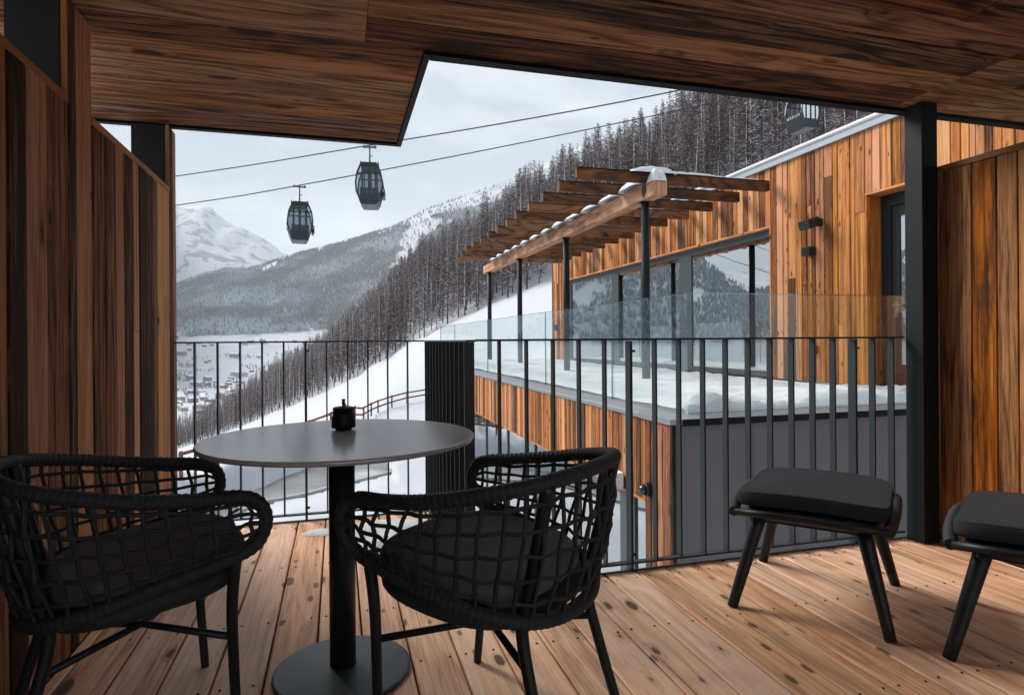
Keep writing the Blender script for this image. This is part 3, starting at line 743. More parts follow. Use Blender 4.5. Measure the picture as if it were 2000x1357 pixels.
# weathered rail fence along the foot of the ski slope
fn = thing('rail_fence', 'brown two-rail wooden fence half buried in the snow above the road', 'fence', (0, 0, 0))
fpx = [(352, 950), (405, 929), (500, 900), (580, 868), (660, 835), (740, 805), (790, 789), (850, 772), (905, 760), (960, 752)]
fpts = []
for px, py in fpx:
    az = px_az(px); d0 = 20.0
    best = None
    for k in range(120):       # walk along the line of sight until it meets the terrain
        d = 22 + k * 0.5
        x, y = polar(az, d); h = ground_near(x, y)
        sv = -(py - 663.0 - (px - 1000) * -math.tan(ROLL)) / FPX * math.cos(az) * d + EYE
        if sv <= h: best = Vector((x, y, h)); break
    if best is None: x, y = polar(az, 50); best = Vector((x, y, ground_near(x, y)))
    fpts.append(best)
fn.location = fpts[0]
fl = resample(fpts, 2.6)
for a, b in zip(fl, fl[1:]):
    za, zb = ground_near(a.x, a.y), ground_near(b.x, b.y)
    pm = MB(); pm.board((a.x - .06, a.y - .06, za - 0.4), (0, 0, 1.45), (0.12, 0, 0), (0, 0.12, 0), 0.01); put('fence_post', pm, 'wood_fence', fn)
    dv = Vector((b.x - a.x, b.y - a.y, zb - za)); nn = Vector((-dv.y, dv.x, 0)).normalized()
    rm = MB()
    for hh in (0.40, 0.86): rm.board(Vector((a.x, a.y, za + hh)) + nn * 0.065, dv, (0, 0, 0.13), nn * 0.04, 0.008)
    put('rail', rm, 'wood_fence', fn)

# ------------------------------------------------------------------ neighbouring building with terrace
XF, YE0, YE1, ZT, ZR = 6.46, 2.6, 18.2, 0.40, 3.66
X0, Y0 = 2.80, 4.80
bl = thing('restaurant_building', 'wood-clad building with a raised snowy terrace and long window band', 'building', (X0, Y0, -5.2))
WIN = (8.06, 16.95, 0.40, 2.775); DOOR = (4.95, 6.29, 0.40, 2.862)
def fcuts(a, b):
    c = (a + b) / 2
    for (u0, u1, z0, z1) in (WIN, DOOR):
        if u0 < c < u1: return [(z1, ZR)]
    return [(0.42, ZR)]
mb = MB()
edges = [YE0, DOOR[0], DOOR[1], WIN[0], WIN[1], YE1]
for k, (a, b) in enumerate(zip(edges, edges[1:])):
    planks(mb, a, b, (0, 1, 0), ((0, 0, 1), 0.42, ZR), (-1, 0, 0), (XF, 0, 0), thick=0.025, wmin=0.07, wmax=0.165, splits=0.5, jit=0.013, gap=0.007, ch=0.006, cuts=fcuts, seed=50 + k)
put('facade_cladding', mb, 'wood_facade', bl)
mb = MB()   # wall behind the boards
for a, b in zip(edges, edges[1:]):
    for (z0, z1) in fcuts(a, b): mb.box((XF + 0.028, a + 0.001, z0), (XF + 0.30, b - 0.001, z1))
mb.box((XF + 0.3, YE1 - 0.3, 0.42), (13.0, YE1, ZR)); mb.box((XF + 0.3, YE0, 0.42), (13.0, YE0 + 0.3, ZR))
put('wall', mb, 'interior_dark', bl)
mb = MB()   # wood lining of window and door reveals
for (u0, u1, z0, z1) in (WIN, DOOR):
    d = 0.14 if u0 > 7 else 0.27
    mb.board((XF - 0.012, u0 - 0.0, z1 - 0.0305), (0, u1 - u0, 0), (d, 0, 0), (0, 0, 0.03), 0.002)
    for (yy, sgn) in ((u0, 1), (u1, -1)):
        w = d
        mb.board((XF - 0.009, yy if sgn > 0 else yy - 0.028, 0.42), (0, 0, z1 - 0.031 - 0.42), (w, 0, 0), (0, 0.028, 0), 0.002)
put('reveal_lining', mb, 'wood_facade', bl)
mb = MB(); mb.box((XF - 0.05, YE0 - 0.1, ZR + 0.002), (XF + 0.4, YE1 + 0.06, ZR + 0.085), 0.003)
fsc = put('roof_fascia', mb, 'fascia_metal', bl)
mb = MB(); mb.box((XF - 0.075, YE0 - 0.1, ZR + 0.088), (XF + 0.4, YE1 + 0.08, ZR + 0.15), 0.02); put('roof_edge', mb, 'snow_roof', bl)
mb = MB(); mb.box((XF + 0.402, YE0, ZR + 0.002), (13.0, YE1, ZR + 0.14)); put('roof', mb, 'snow_roof', bl)
# window band
mb = MB(); fx0, fx1 = XF + 0.075, XF + 0.135
z0, z1 = 0.42, WIN[3] - 0.032
mb.box((fx0, WIN[0] + 0.03, z1 - 0.11), (fx1, WIN[1] - 0.03, z1)); mb.box((fx0, WIN[0] + 0.03, z0), (fx1, WIN[1] - 0.03, z0 + 0.09))
muls = [(8.09, 8.14), (10.42, 10.86), (12.36, 12.48), (13.62, 13.98), (16.74, 16.90)]
for a, b in muls: mb.box((fx0 + 0.002, a, z0 + 0.091), (fx1 - 0.002, b, z1 - 0.111))
wf = put('window', mb, 'window_metal', bl)
for (a, b) in zip(muls, muls[1:]):
    p = MB(); p.box((fx0 + 0.02, a[1] + 0.001, z0 + 0.091), (fx0 + 0.034, b[0] - 0.001, z1 - 0.111)); put('pane', p, 'glass_window', wf)
# room behind
mb = MB()
mb.box((XF + 0.31, YE0 + 0.31, 0.36), (12.6, YE1 - 0.31, 0.40)); mb.box((XF + 0.31, YE0 + 0.31, 2.90), (12.6, YE1 - 0.31, 2.95))
for (a, b, c0, c1) in ((YE0 + .3, YE1 - .3, 0.401, 1.25), (YE0 + .3, YE1 - .3, 2.15, 2.899)): mb.box((12.3, a, c0), (12.5, b, c1))
ys = [YE0 + 0.3, 16.3, 19.0]
for (a, b) in ((YE0 + .3, 12.2), (14.2, 15.0), (17.0, YE1 - .3)): mb.box((12.3, a, 1.2505), (12.5, b, 2.1495))
put('dining_room', mb, 'interior_wall', bl)
for k in range(6):
    mb = MB(); mb.box((8.2, 8.6 + k * 1.5, 2.888), (8.9, 9.4 + k * 1.5, 2.897)); put('ceiling_lamp', mb, 'lamp_panel', bl)
for (x, y) in ((8.2, 9.6), (9.5, 11.2), (8.4, 12.6), (10.0, 14.0)):
    mb = MB(); mb.lathe([(0.4, 1.12), (0.4, 1.15), (0.03, 1.15)], (x, y, 0), 20); mb.lathe([(0.03, 0.4), (0.03, 1.12)], (x, y, 0), 8)
    put('dining_table', mb, 'interior_dark', bl)
# door
dx = XF + 0.22
mb = MB(); mb.box((dx, DOOR[0] + 0.03, 0.42), (dx + 0.06, DOOR[0] + 0.12, 2.83)); mb.box((dx, DOOR[1] - 0.17, 0.42), (dx + 0.06, DOOR[1] - 0.03, 2.83)); mb.box((dx, DOOR[0] + 0.121, 2.68), (dx + 0.06, DOOR[1] - 0.171, 2.83)); mb.box((dx, DOOR[0] + 0.121, 0.42), (dx + 0.06, DOOR[1] - 0.171, 0.56))
put('door_frame', mb, 'frame_black', bl)
mb = MB(); ya, yb = DOOR[0] + 0.125, DOOR[1] - 0.175
for (a, b, c0, c1) in ((ya, ya + 0.1, 0.57, 2.67), (yb - 0.11, yb, 0.57, 2.67), (ya + 0.101, yb - 0.111, 0.57, 0.70), (ya + 0.101, yb - 0.111, 2.55, 2.67)): mb.box((dx + 0.012, a, c0), (dx + 0.055, b, c1))
dr = put('door', mb, 'frame_black', bl)
mb = MB(); mb.box((dx + 0.025, ya + 0.1, 0.70), (dx + 0.04, yb - 0.11, 2.55)); put('door_pane', mb, 'glass_window', dr)
mb = MB(); mb.tube([(dx + 0.012, yb - 0.06, 1.43), (dx - 0.05, yb - 0.06, 1.43), (dx - 0.05, yb - 0.19, 1.43)], 0.011, 8); mb.box((dx + 0.004, yb - 0.085, 1.28), (dx + 0.011, yb - 0.035, 1.48))
put('handle', mb, 'galvanised', dr)
for z in (1.98, 1.33):
    for yy in (yb - 0.19, yb - 0.34):
        mb = MB(); ring = []
        mb.tube([(dx + 0.022, yy + 0.04 * math.cos(t), z + 0.04 * math.sin(t)) for t in [2 * math.pi * k / 24 for k in range(24)]], 0.0055, 6, closed=True)
        for (p, q) in (((-0.024, -0.02), (0, 0.026)), ((0, 0.026), (0.024, -0.02)), ((-0.012, -0.004), (0.012, -0.004))):
            mb.tube([(dx + 0.022, yy + p[0], z + p[1]), (dx + 0.022, yy + q[0], z + q[1])], 0.006, 6)
        put('safety_sticker', mb, 'white_paint', dr)
# terrace: slab, parapet cap, cladding, rendered wall
mb = MB(); mb.box((X0 + 0.03, Y0 + 0.06, -0.30), (XF + 0.3, 19.4, 0.27)); put('terrace_slab', mb, 'interior_dark', bl)
mb = MB()
mb.box((X0 - 0.022, Y0 + 0.56, 0.282), (X0 + 0.55, 19.5, 0.330), 0.004)
mb.box((X0 - 0.022, Y0 - 0.022, 0.282), (XF + 0.3, Y0 + 0.558, 0.330), 0.004)
put('parapet_cap', mb, 'cap_metal', bl)
mb = MB(); mb.box((X0 + 0.1, Y0 - 0.026, 0.268), (XF + 0.3, Y0 - 0.0225, 0.327)); put('cap_front_shade', mb, 'black_trim', bl)  # black strip colours in the shade on the cap's front edge
mb = MB()
def lcuts(a, b): return [(-3.9, 0.28)] if (a + b) / 2 < 5.27 else [(-0.485, 0.28)]
for k, (a, b) in enumerate(((Y0 + 0.002, 5.27), (5.27, 19.3))):
    planks(mb, a, b, (0, 1, 0), ((0, 0, 1), -3.9, 0.28), (-1, 0, 0), (X0, 0, 0), thick=0.025, wmin=0.07, wmax=0.15, splits=0.05, jit=0.012, gap=0.007, ch=0.006, cuts=lcuts, seed=70 + k)
mb.box((X0 + 0.002, 5.29, -0.515), (X0 + 0.25, 19.3, -0.488))
put('terrace_cladding', mb, 'wood_facade', bl)
mb = MB(); mb.box((X0 + 0.06, Y0 + 0.012, -5.6), (XF + 2.0, Y0 + 0.058, 0.266)); mb.box((X0 + 0.026, Y0 + 0.062, -5.6), (X0 + 0.3, 5.268, -0.302)); put('rendered_wall', mb, 'grey_render', bl)
mb = MB()
mulY = [(5.275, 5.32), (5.60, 5.93), (8.84, 8.90), (10.40, 10.46), (12.03, 12.09), (14.5, 14.56), (16.9, 17.0), (19.2, 19.3)]
for a, b in mulY: mb.box((X0 + 0.05, a, -4.2), (X0 + 0.11, b, -0.52))
mb.box((X0 + 0.048, 5.276, -4.3), (X0 + 0.112, 19.3, -4.201))
lwn = put('ground_floor_window', mb, 'window_metal', bl)
for a, b in zip(mulY, mulY[1:]):
    p = MB(); p.box((X0 + 0.07, a[1] + 0.001, -4.2), (X0 + 0.084, b[0] - 0.001, -0.52)); put('pane', p, 'glass_lower', lwn)
mb = MB(); mb.box((X0 + 2.2, 4.9, -4.4), (X0 + 2.3, 19.3, -0.31)); mb.box((X0 + 0.12, 4.9, -4.45), (X0 + 2.2, 19.3, -4.35)); mb.box((X0 + 0.05, 5.276, -5.8), (X0 + 0.3, 19.3, -4.31)); put('ground_floor_room', mb, 'interior_wall', bl)

# terrace snow
def tsnow(i, j):
    nx, ny = 46, 150
    x = X0 + 0.34 + (XF - 0.03 - X0 - 0.34) * i / (nx - 1); y = 5.12 + (19.3 - 5.12) * (j / (ny - 1)) ** 1.4
    e = min(1, (y - 5.12) / 0.22, (x - X0 - 0.30) / 0.25)
    if x > 6.2: e = min(e, max(0.25, (XF - x) / 0.25))
    e = max(0.0, e); e = 1 - (1 - e) ** 2
    h = 0.332 + e * (0.085 + 0.05 * mnoise.fractal((x * 1.3, y * 1.3, 4.4), 0.7, 2.1, 5) + 0.06 * step(1.0, 0.2, y - 5.12) * mnoise.fractal((x * 4, y * 4, 1.4), 0.8, 2.1, 3) + 0.05 * step(6.4, 5.4, y))
    return (x, y, max(0.333, h))
ts = MB(); ts.grid(tsnow, 46, 150); structure('terrace_snow', ts, 'snow_close', 'stuff')

# glass balustrade
gb = thing('glass_balustrade', 'frameless glass balustrade round the edge of the snowy terrace', 'balustrade', (3.10, 5.02, 0.33))
gl = [5.02, 6.64, 9.05, 12.90, 16.77, 19.2]
for a, b in zip(gl, gl[1:]):
    p = MB(); p.box((3.092, a + 0.006, 0.331), (3.108, b - 0.006, 1.457)); pn = put('pane', p, 'glass_balustrade', gb)
    e_ = MB(); e_.box((3.0915, a + 0.006, 1.4575), (3.1085, b - 0.006, 1.4635)); e_.box((3.0915, b - 0.0055, 0.332), (3.1085, b + 0.0005, 1.457)); put('edge', e_, 'glass_edge', pn)
for a, b in ((3.115, 4.75), (4.765, 6.40)):
    p = MB(); p.box((a, 5.012, 0.331), (b, 5.028, 1.457)); pn = put('pane', p, 'glass_balustrade', gb)
    e_ = MB(); e_.box((a, 5.0115, 1.4575), (b, 5.0285, 1.4635)); put('edge', e_, 'glass_edge', pn)

# pergola
pg = thing('pergola', 'timber pergola on dark round posts with snow along its main beam', 'pergola', (4.39, 8.2, 0.33))
for y in (8.22, 11.50, 14.77, 17.96):
    p = MB(); p.lathe([(0.062, 0.331), (0.062, 3.058)], (4.39, y, 0), 20); q = put('post', p, 'steel_anthracite', pg)
    p = MB(); p.box((4.31, y - 0.08, 3.052), (4.47, y + 0.08, 3.060)); put('post_plate', p, 'steel_anthracite', q)
p = MB(); p.board((4.29, 7.76, 3.062), (0, 10.60, 0), (0.20, 0, 0), (0, 0, 0.222), 0.008); put('beam', p, 'wood_beam', pg)
raf = [8.01 + 0.755 * k for k in range(13)]
rg = random.Random(21)
for k, y in enumerate(raf):
    p = MB(); dxl = rg.uniform(-0.02, 0.02)
    p.board((3.22 + dxl, y - 0.045, 3.285), (3.16, 0, 0), (0, 0.09, 0), (0, 0, 0.14), 0.006); rr = put('rafter', p, 'wood_rafter', pg)
    p = MB(); p.box((3.225 + dxl, y - 0.05, 3.426), (6.375 + dxl, y + 0.05, 3.437)); put('rafter_cover', p, 'black_trim', rr)
# snow lumps lying on the beam between the rafters
def lump(name, cx, cy, rx, ry, z0, h, seed, par):
    mb = MB(); nu, nv = 28, 9
    def P(i, j):
        t = 2 * math.pi * i / nu; q = j / (nv - 1)
        k = 1 + 0.16 * mnoise.noise((math.cos(t) * 2 + seed, math.sin(t) * 2, seed))
        cxx, syy = math.cos(t), math.sin(t)
        sq = (abs(cxx) ** 6 + abs(syy) ** 6) ** (-1 / 6)
        rr_ = (1 - q) * k * sq
        x, y = cx + cxx * rx * rr_, cy + syy * ry * rr_
        return (x, y, z0 + h * (1 - (1 - q) ** 4) * (0.85 + 0.3 * mnoise.noise((x * 3, y * 3, seed)) + 0.22 * mnoise.noise((x * 11, y * 11, seed))))
    mb.grid(P, nu, nv, closed_u=True)
    return put(name, mb, 'snow_close', par)
for k in range(12):
    lump('snow_cap', 4.325, raf[k] + 0.378, 0.19, 0.325, 3.279, 0.095 + 0.03 * random.random(), k * 3.1, pg)
lump('snow_cap', 4.39, 7.87, 0.125, 0.13, 3.262, 0.19, 91.0, pg); lump('snow_cap', 4.36, 7.99, 0.36, 0.12, 3.41, 0.115, 92.0, pg)
lump('snow_cap', 4.95, 8.01, 0.55, 0.055, 3.438, 0.05, 95.0, pg)
lump('snow_cap', 5.75, 8.01, 0.5, 0.05, 3.438, 0.025, 97.0, pg)

# wall fittings on the facade
fx = XF - 0.012
t = thing('floodlight', 'black tilted floodlight on the wooden facade, above a small cube box', 'floodlight', (fx, 7.26, 2.6))
mb = MB(); mb.board((fx - 0.24, 6.95, 2.52), (0.17, 0, 0.065), (0, 0.20, 0), (-0.04, 0, 0.115), 0.008); put('housing', mb, 'frame_black', t)
mb = MB(); mb.box((fx - 0.09, 6.99, 2.58), (fx + 0.002, 7.07, 2.68), 0.005); put('bracket', mb, 'frame_black', t)
t = thing('wall_speaker', 'small black cube box on the wooden facade below the floodlight', 'speaker', (fx, 7.19, 2.25))
mb = MB(); mb.box((fx - 0.12, 7.12, 2.19), (fx + 0.001, 7.27, 2.31), 0.004); put('box', mb, 'frame_black', t)
mb = MB(); mb.box((fx - 0.1225, 7.135, 2.205), (fx - 0.1205, 7.255, 2.295)); put('grille', mb, 'steel_anthracite', t)
t = thing('outdoor_socket', 'small dark socket low on the wooden facade, behind the railing', 'socket', (fx, 7.13, 0.87))
mb = MB(); mb.box((fx - 0.05, 7.085, 0.81), (fx + 0.001, 7.165, 0.93), 0.004); put('box', mb, 'frame_black', t)
mb = MB(); mb.box((fx - 0.056, 7.092, 0.825), (fx - 0.051, 7.158, 0.89), 0.002); put('flap', mb, 'steel_anthracite', t)
mb = MB(); mb.box((XF - 0.06, 17.72, 1.30), (XF - 0.002, 17.90, 1.48), 0.006); mb.box((XF - 0.075, 17.76, 1.34), (XF - 0.061, 17.86, 1.44), 0.003)
o = put('wall_box', mb, 'frame_black'); tag(o, 'tiny black box at the far corner of the wooden facade', 'box')
t = thing('dome_camera', 'black dome camera on the cladding under the terrace corner', 'camera', (X0, 5.31, -0.35))
mb = MB(); c = Vector((X0 - 0.012, 5.17, -0.365))
mb.lathe([(0.062, 0), (0.062, 0.045), (0.055, 0.055)], (0, 0, 0), 20)
for i, v in enumerate(mb.v): mb.v[i] = c + Vector((-v.z, v.x, v.y))
put('housing', mb, 'frame_black', t)
mb = MB(); mb.lathe([(0.05, 0.056), (0.046, 0.08), (0.034, 0.098), (0.018, 0.106), (0.0001, 0.108)], (0, 0, 0), 20)
for i, v in enumerate(mb.v): mb.v[i] = c + Vector((-v.z, v.x, v.y))
s = NT('dome_glass'); s.pbr((0.01, 0.01, 0.012), 0.08, 0, None, 0.7)
put('lens_dome', mb, 'dome_glass', t)
t = thing('wall_lamp', 'white angled lamp at the lower edge of the terrace cladding', 'lamp', (X0, 5.75, -0.38))
mb = MB(); mb.board((X0 - 0.02, 5.68, -0.46), (-0.10, 0, -0.02), (0, 0.13, 0), (-0.015, 0, 0.15), 0.006); put('lamp_head', mb, 'white_paint', t)
mb = MB(); mb.box((X0 - 0.03, 5.66, -0.47), (X0 + 0.002, 5.70, -0.36)); put('bracket', mb, 'frame_black', t)

# ------------------------------------------------------------------ table and pot
tb = thing('bistro_table', 'round dark grey bistro table on a single column', 'table', (0.008, 2.012, 0))
mb = MB(); mb.lathe([(0.396, 0.722), (0.413, 0.726), (0.417, 0.732), (0.4155, 0.7375), (0.4135, 0.7395), (0.4120, 0.7400), (0.4105, 0.7400), (0.30, 0.7400), (0.0001, 0.740)], n=96); mb.lathe([(0.0001, 0.7219), (0.396, 0.7219)], n=96)
put('tabletop', mb, 'table_slate', tb, local=True)
mb = MB(); mb.lathe([(0.040, 0.022), (0.040, 0.700)], n=32); put('column', mb, 'frame_black', tb, local=True)
mb = MB(); mb.box((-0.17, -0.02, 0.702), (0.17, 0.02, 0.7215)); mb.box((-0.02, -0.17, 0.7015), (0.02, -0.021, 0.721)); mb.box((-0.02, 0.021, 0.7015), (0.02, 0.17, 0.721)); put('support_cross', mb, 'frame_black', tb, local=True)
mb = MB(); mb.lathe([(0.208, 0.001), (0.211, 0.006), (0.2095, 0.0105), (0.207, 0.0122), (0.200, 0.0128), (0.06, 0.022), (0.0405, 0.024)], n=80); put('base', mb, 'table_base', tb, local=True)
pt = thing('lidded_pot', 'small black lidded pot standing on the round table', 'pot', (0.016, 2.155, 0.7402))
mb = MB(); mb.lathe([(0.026, 0.0), (0.028, 0.003), (0.0285, 0.007), (0.0385, 0.0075), (0.040, 0.010), (0.0395, 0.03), (0.036, 0.052), (0.034, 0.066)], n=40); put('body', mb, 'ceramic_black', pt, local=True)
mb = MB(); mb.lathe([(0.0352, 0.0665), (0.0358, 0.070), (0.0345, 0.0745), (0.030, 0.0765), (0.008, 0.0785), (0.0045, 0.081), (0.0045, 0.085), (0.0065, 0.088), (0.0055, 0.092), (0.0048, 0.096), (0.0072, 0.1015), (0.0068, 0.103), (0.0001, 0.1035)], n=40); put('lid', mb, 'ceramic_black', pt, local=True)

# ------------------------------------------------------------------ armchairs (front is local +Y)
def make_chair():
    t = thing('rope_armchair', 'x', 'armchair', (0, 0, 0))
    top = [(0.285, 0.235, 0.640), (0.306, 0.13, 0.652), (0.318, 0.01, 0.668), (0.304, -0.11, 0.690), (0.240, -0.225, 0.712), (0.13, -0.285, 0.726), (0, -0.302, 0.730)]
    bot = [(0.275, 0.225, 0.490), (0.283, 0.12, 0.470), (0.278, 0.01, 0.445), (0.252, -0.10, 0.415), (0.195, -0.185, 0.392), (0.105, -0.232, 0.378), (0, -0.246, 0.374)]
    mir = lambda L: [(-x, y, z) for x, y, z in L]
    topc = top[::1] + mir(top[:-1])[::-1]
    botc = bot[::1] + mir(bot[:-1])[::-1]
    loop = topc + [(-0.288, 0.282, 0.612), (-0.285, 0.295, 0.565), (-0.281, 0.273, 0.515)] + botc[::-1] + [(0.281, 0.273, 0.515), (0.285, 0.295, 0.565), (0.288, 0.282, 0.612)]
    cl = resample(catmull(loop, 10, True), 0.0042, True)
    mb = MB(); mb.tube(cl, [0.0178 + 0.0013 * (1 if (i // 2) % 2 else -0.3) for i in range(len(cl))], 12, closed=True)
    put('rope_wrapped_frame', mb, 'rope_black', t, local=True)
    # woven net between the upper rim and the lower ring
    tn = [(0.286, 0.290, 0.588)] + topc + [(-0.286, 0.290, 0.588)]; bn = [(0.284, 0.290, 0.545)] + botc + [(-0.284, 0.290, 0.545)]
    tc, bc = resample(catmull(tn, 10), 0.005), resample(catmull(bn, 10), 0.005)
    rg = random.Random(4)
    def surf(sv, tv):
        a = tc[min(int(sv * (len(tc) - 1)), len(tc) - 1)]; b = bc[min(int(sv * (len(bc) - 1)), len(bc) - 1)]
        p = b.lerp(a, tv); out = Vector((p.x, p.y, 0)).normalized()
        return p + out * 0.018 * math.sin(math.pi * tv)
    mb = MB(); nvr = 33
    for k in range(nvr):
        s0 = 0.012 + 0.976 * k / (nvr - 1)
        j1, j2, ph = rg.uniform(-0.0025, 0.0025), rg.uniform(-0.002, 0.002), rg.random() * 6
        pts = []
        for q in range(11):
            tv = q / 10
            sv = min(0.995, max(0.005, s0 + j1 * tv + j2 * math.sin(tv * 5 + ph)))
            p = surf(sv, tv); out = Vector((p.x, p.y, 0)).normalized()
            pts.append(p + out * 0.005 * math.sin(tv * 5 * math.pi + (k % 2) * math.pi))
        mb.tube(pts, 0.0056, 6, caps=False)
    for h in range(5):
        tv0 = (h + 0.75) / 5.5
        ph = rg.random() * 6; pts = []
        N = 150
        for q in range(N + 1):
            sv = q / N
            tv = tv0 + 0.007 * math.sin(sv * 21 + ph) + 0.005 * math.sin(sv * 47 + ph * 2)
            p = surf(min(sv, 0.999), tv); out = Vector((p.x, p.y, 0)).normalized()
            pts.append(p + out * 0.006 * math.sin(sv * nvr * math.pi + (h % 2) * math.pi))
        mb.tube(pts, 0.0052, 6, caps=False)
    put('rope_weave', mb, 'rope_black', t, local=True)
    # seat shell and cushion: superellipse pads tilted back
    def pad(zc, hx, y0, y1, th, puff, tilt, n1=56):
        mb = MB(); prof = []
        for k in range(13):
            a = -math.pi / 2 + math.pi * k / 12
            prof.append((math.cos(a), math.sin(a)))
        cyy, hy = (y0 + y1) / 2, (y1 - y0) / 2
        def P(i, j):
            tt = 2 * math.pi * i / n1; c_, s_ = math.cos(tt), math.sin(tt)
            sq = (abs(c_) ** 3.2 + abs(s_) ** 3.2) ** (-1 / 3.2)
            r_, z_ = prof[j]
            x = c_ * sq * (hx - th * 0.5 + th * 0.5 * r_); y = cyy + s_ * sq * (hy - th * 0.5 + th * 0.5 * r_)
            if y < cyy: x *= 1 - 0.16 * ((cyy - y) / hy) ** 2
            return (x, y, zc + z_ * th / 2 + tilt * (y - cyy) + 0.004 * mnoise.noise((x * 9, y * 9, zc * 7)))
        b = mb.grid(P, n1, 13, closed_u=True)
        for (j, sg) in ((0, -1), (12, 1)):           # domed faces
            rows = [b + j * n1 + i for i in range(n1)]; prev = rows
            for q in range(1, 7):
                f_ = 1 - q / 6.5; new = []
                for i in range(n1):
                    p0 = mb.v[rows[i]]
                    x, y = p0.x * f_, cyy + (p0.y - cyy) * f_
                    new.append(len(mb.v)); mb.v.append(Vector((x, y, zc + sg * (th / 2 + puff * (1 - f_ ** 2)) + tilt * (y - cyy) + 0.005 * mnoise.noise((x * 7, y * 7, zc)))))
                for i in range(n1):
                    k2 = (i + 1) % n1
                    mb.face([prev[i], prev[k2], new[k2], new[i]] if sg > 0 else [prev[k2], prev[i], new[i], new[k2]], None, (.5, .5, .5), 0, True)
                prev = new
            mb.face(prev if sg > 0 else prev[::-1], None, (.5, .5, .5), 0, True)
        return mb
    put('seat_shell', pad(0.405, 0.270, -0.212, 0.270, 0.060, 0.004, 0.09), 'rope_black', t, local=True)
    put('seat_cushion', pad(0.456, 0.258, -0.195, 0.285, 0.056, 0.004, 0.09), 'fabric_grey', t, local=True)
    FL, RL = {}, {}
    for sg in (-1, 1):
        mb = MB()
        pts = catmull([(sg * 0.262, 0.225, 0.50), (sg * 0.250, 0.215, 0.36), (sg * 0.236, 0.222, 0.18), (sg * 0.224, 0.232, 0.001)], 6)
        mb.tube(pts, [0.0165 - 0.004 * i / (len(pts) - 1) for i in range(len(pts))], 12); put('leg', mb, 'frame_black', t, local=True)
        mb = MB()
        pts = catmull([(sg * 0.190, -0.262, 0.715), (sg * 0.182, -0.228, 0.56), (sg * 0.174, -0.192, 0.41), (sg * 0.172, -0.182, 0.34), (sg * 0.182, -0.225, 0.17), (sg * 0.194, -0.275, 0.001)], 6)
        mb.tube(pts, [0.0175 - 0.004 * i / (len(pts) - 1) for i in range(len(pts))], 12); put('leg', mb, 'frame_black', t, local=True)
        FL[sg] = Vector((sg * 0.243, 0.219, 0.270)); RL[sg] = Vector((sg * 0.175, -0.198, 0.270))
    mb = MB(); mb.tube([FL[-1], Vector((0, 0.03, 0.272)), RL[1]], 0.0095, 10); mb.tube([FL[1], Vector((0, 0.03, 0.2702)), RL[-1]], 0.0095, 10)
    put('cross_stretcher', mb, 'frame_black', t, local=True)
    return t
ch = make_chair()
ch2 = copy_tree(ch)
def face_dir(o, deg): o.rotation_euler = (0, 0, R(deg - 90))
ch2.location = (0.415, 1.622, 0); face_dir(ch2, 132)
ch.location = (-0.548, 1.885, 0); face_dir(ch, 21); ch.scale = (0.96, 0.96, 1.0)
tag(ch, 'black rope-woven armchair left of the table column, close to the dark plank wall', 'armchair', 'rope armchairs at the table')
tag(ch2, 'black rope-woven armchair right of the table column, its back turned towards the footstools', 'armchair', 'rope armchairs at the table')

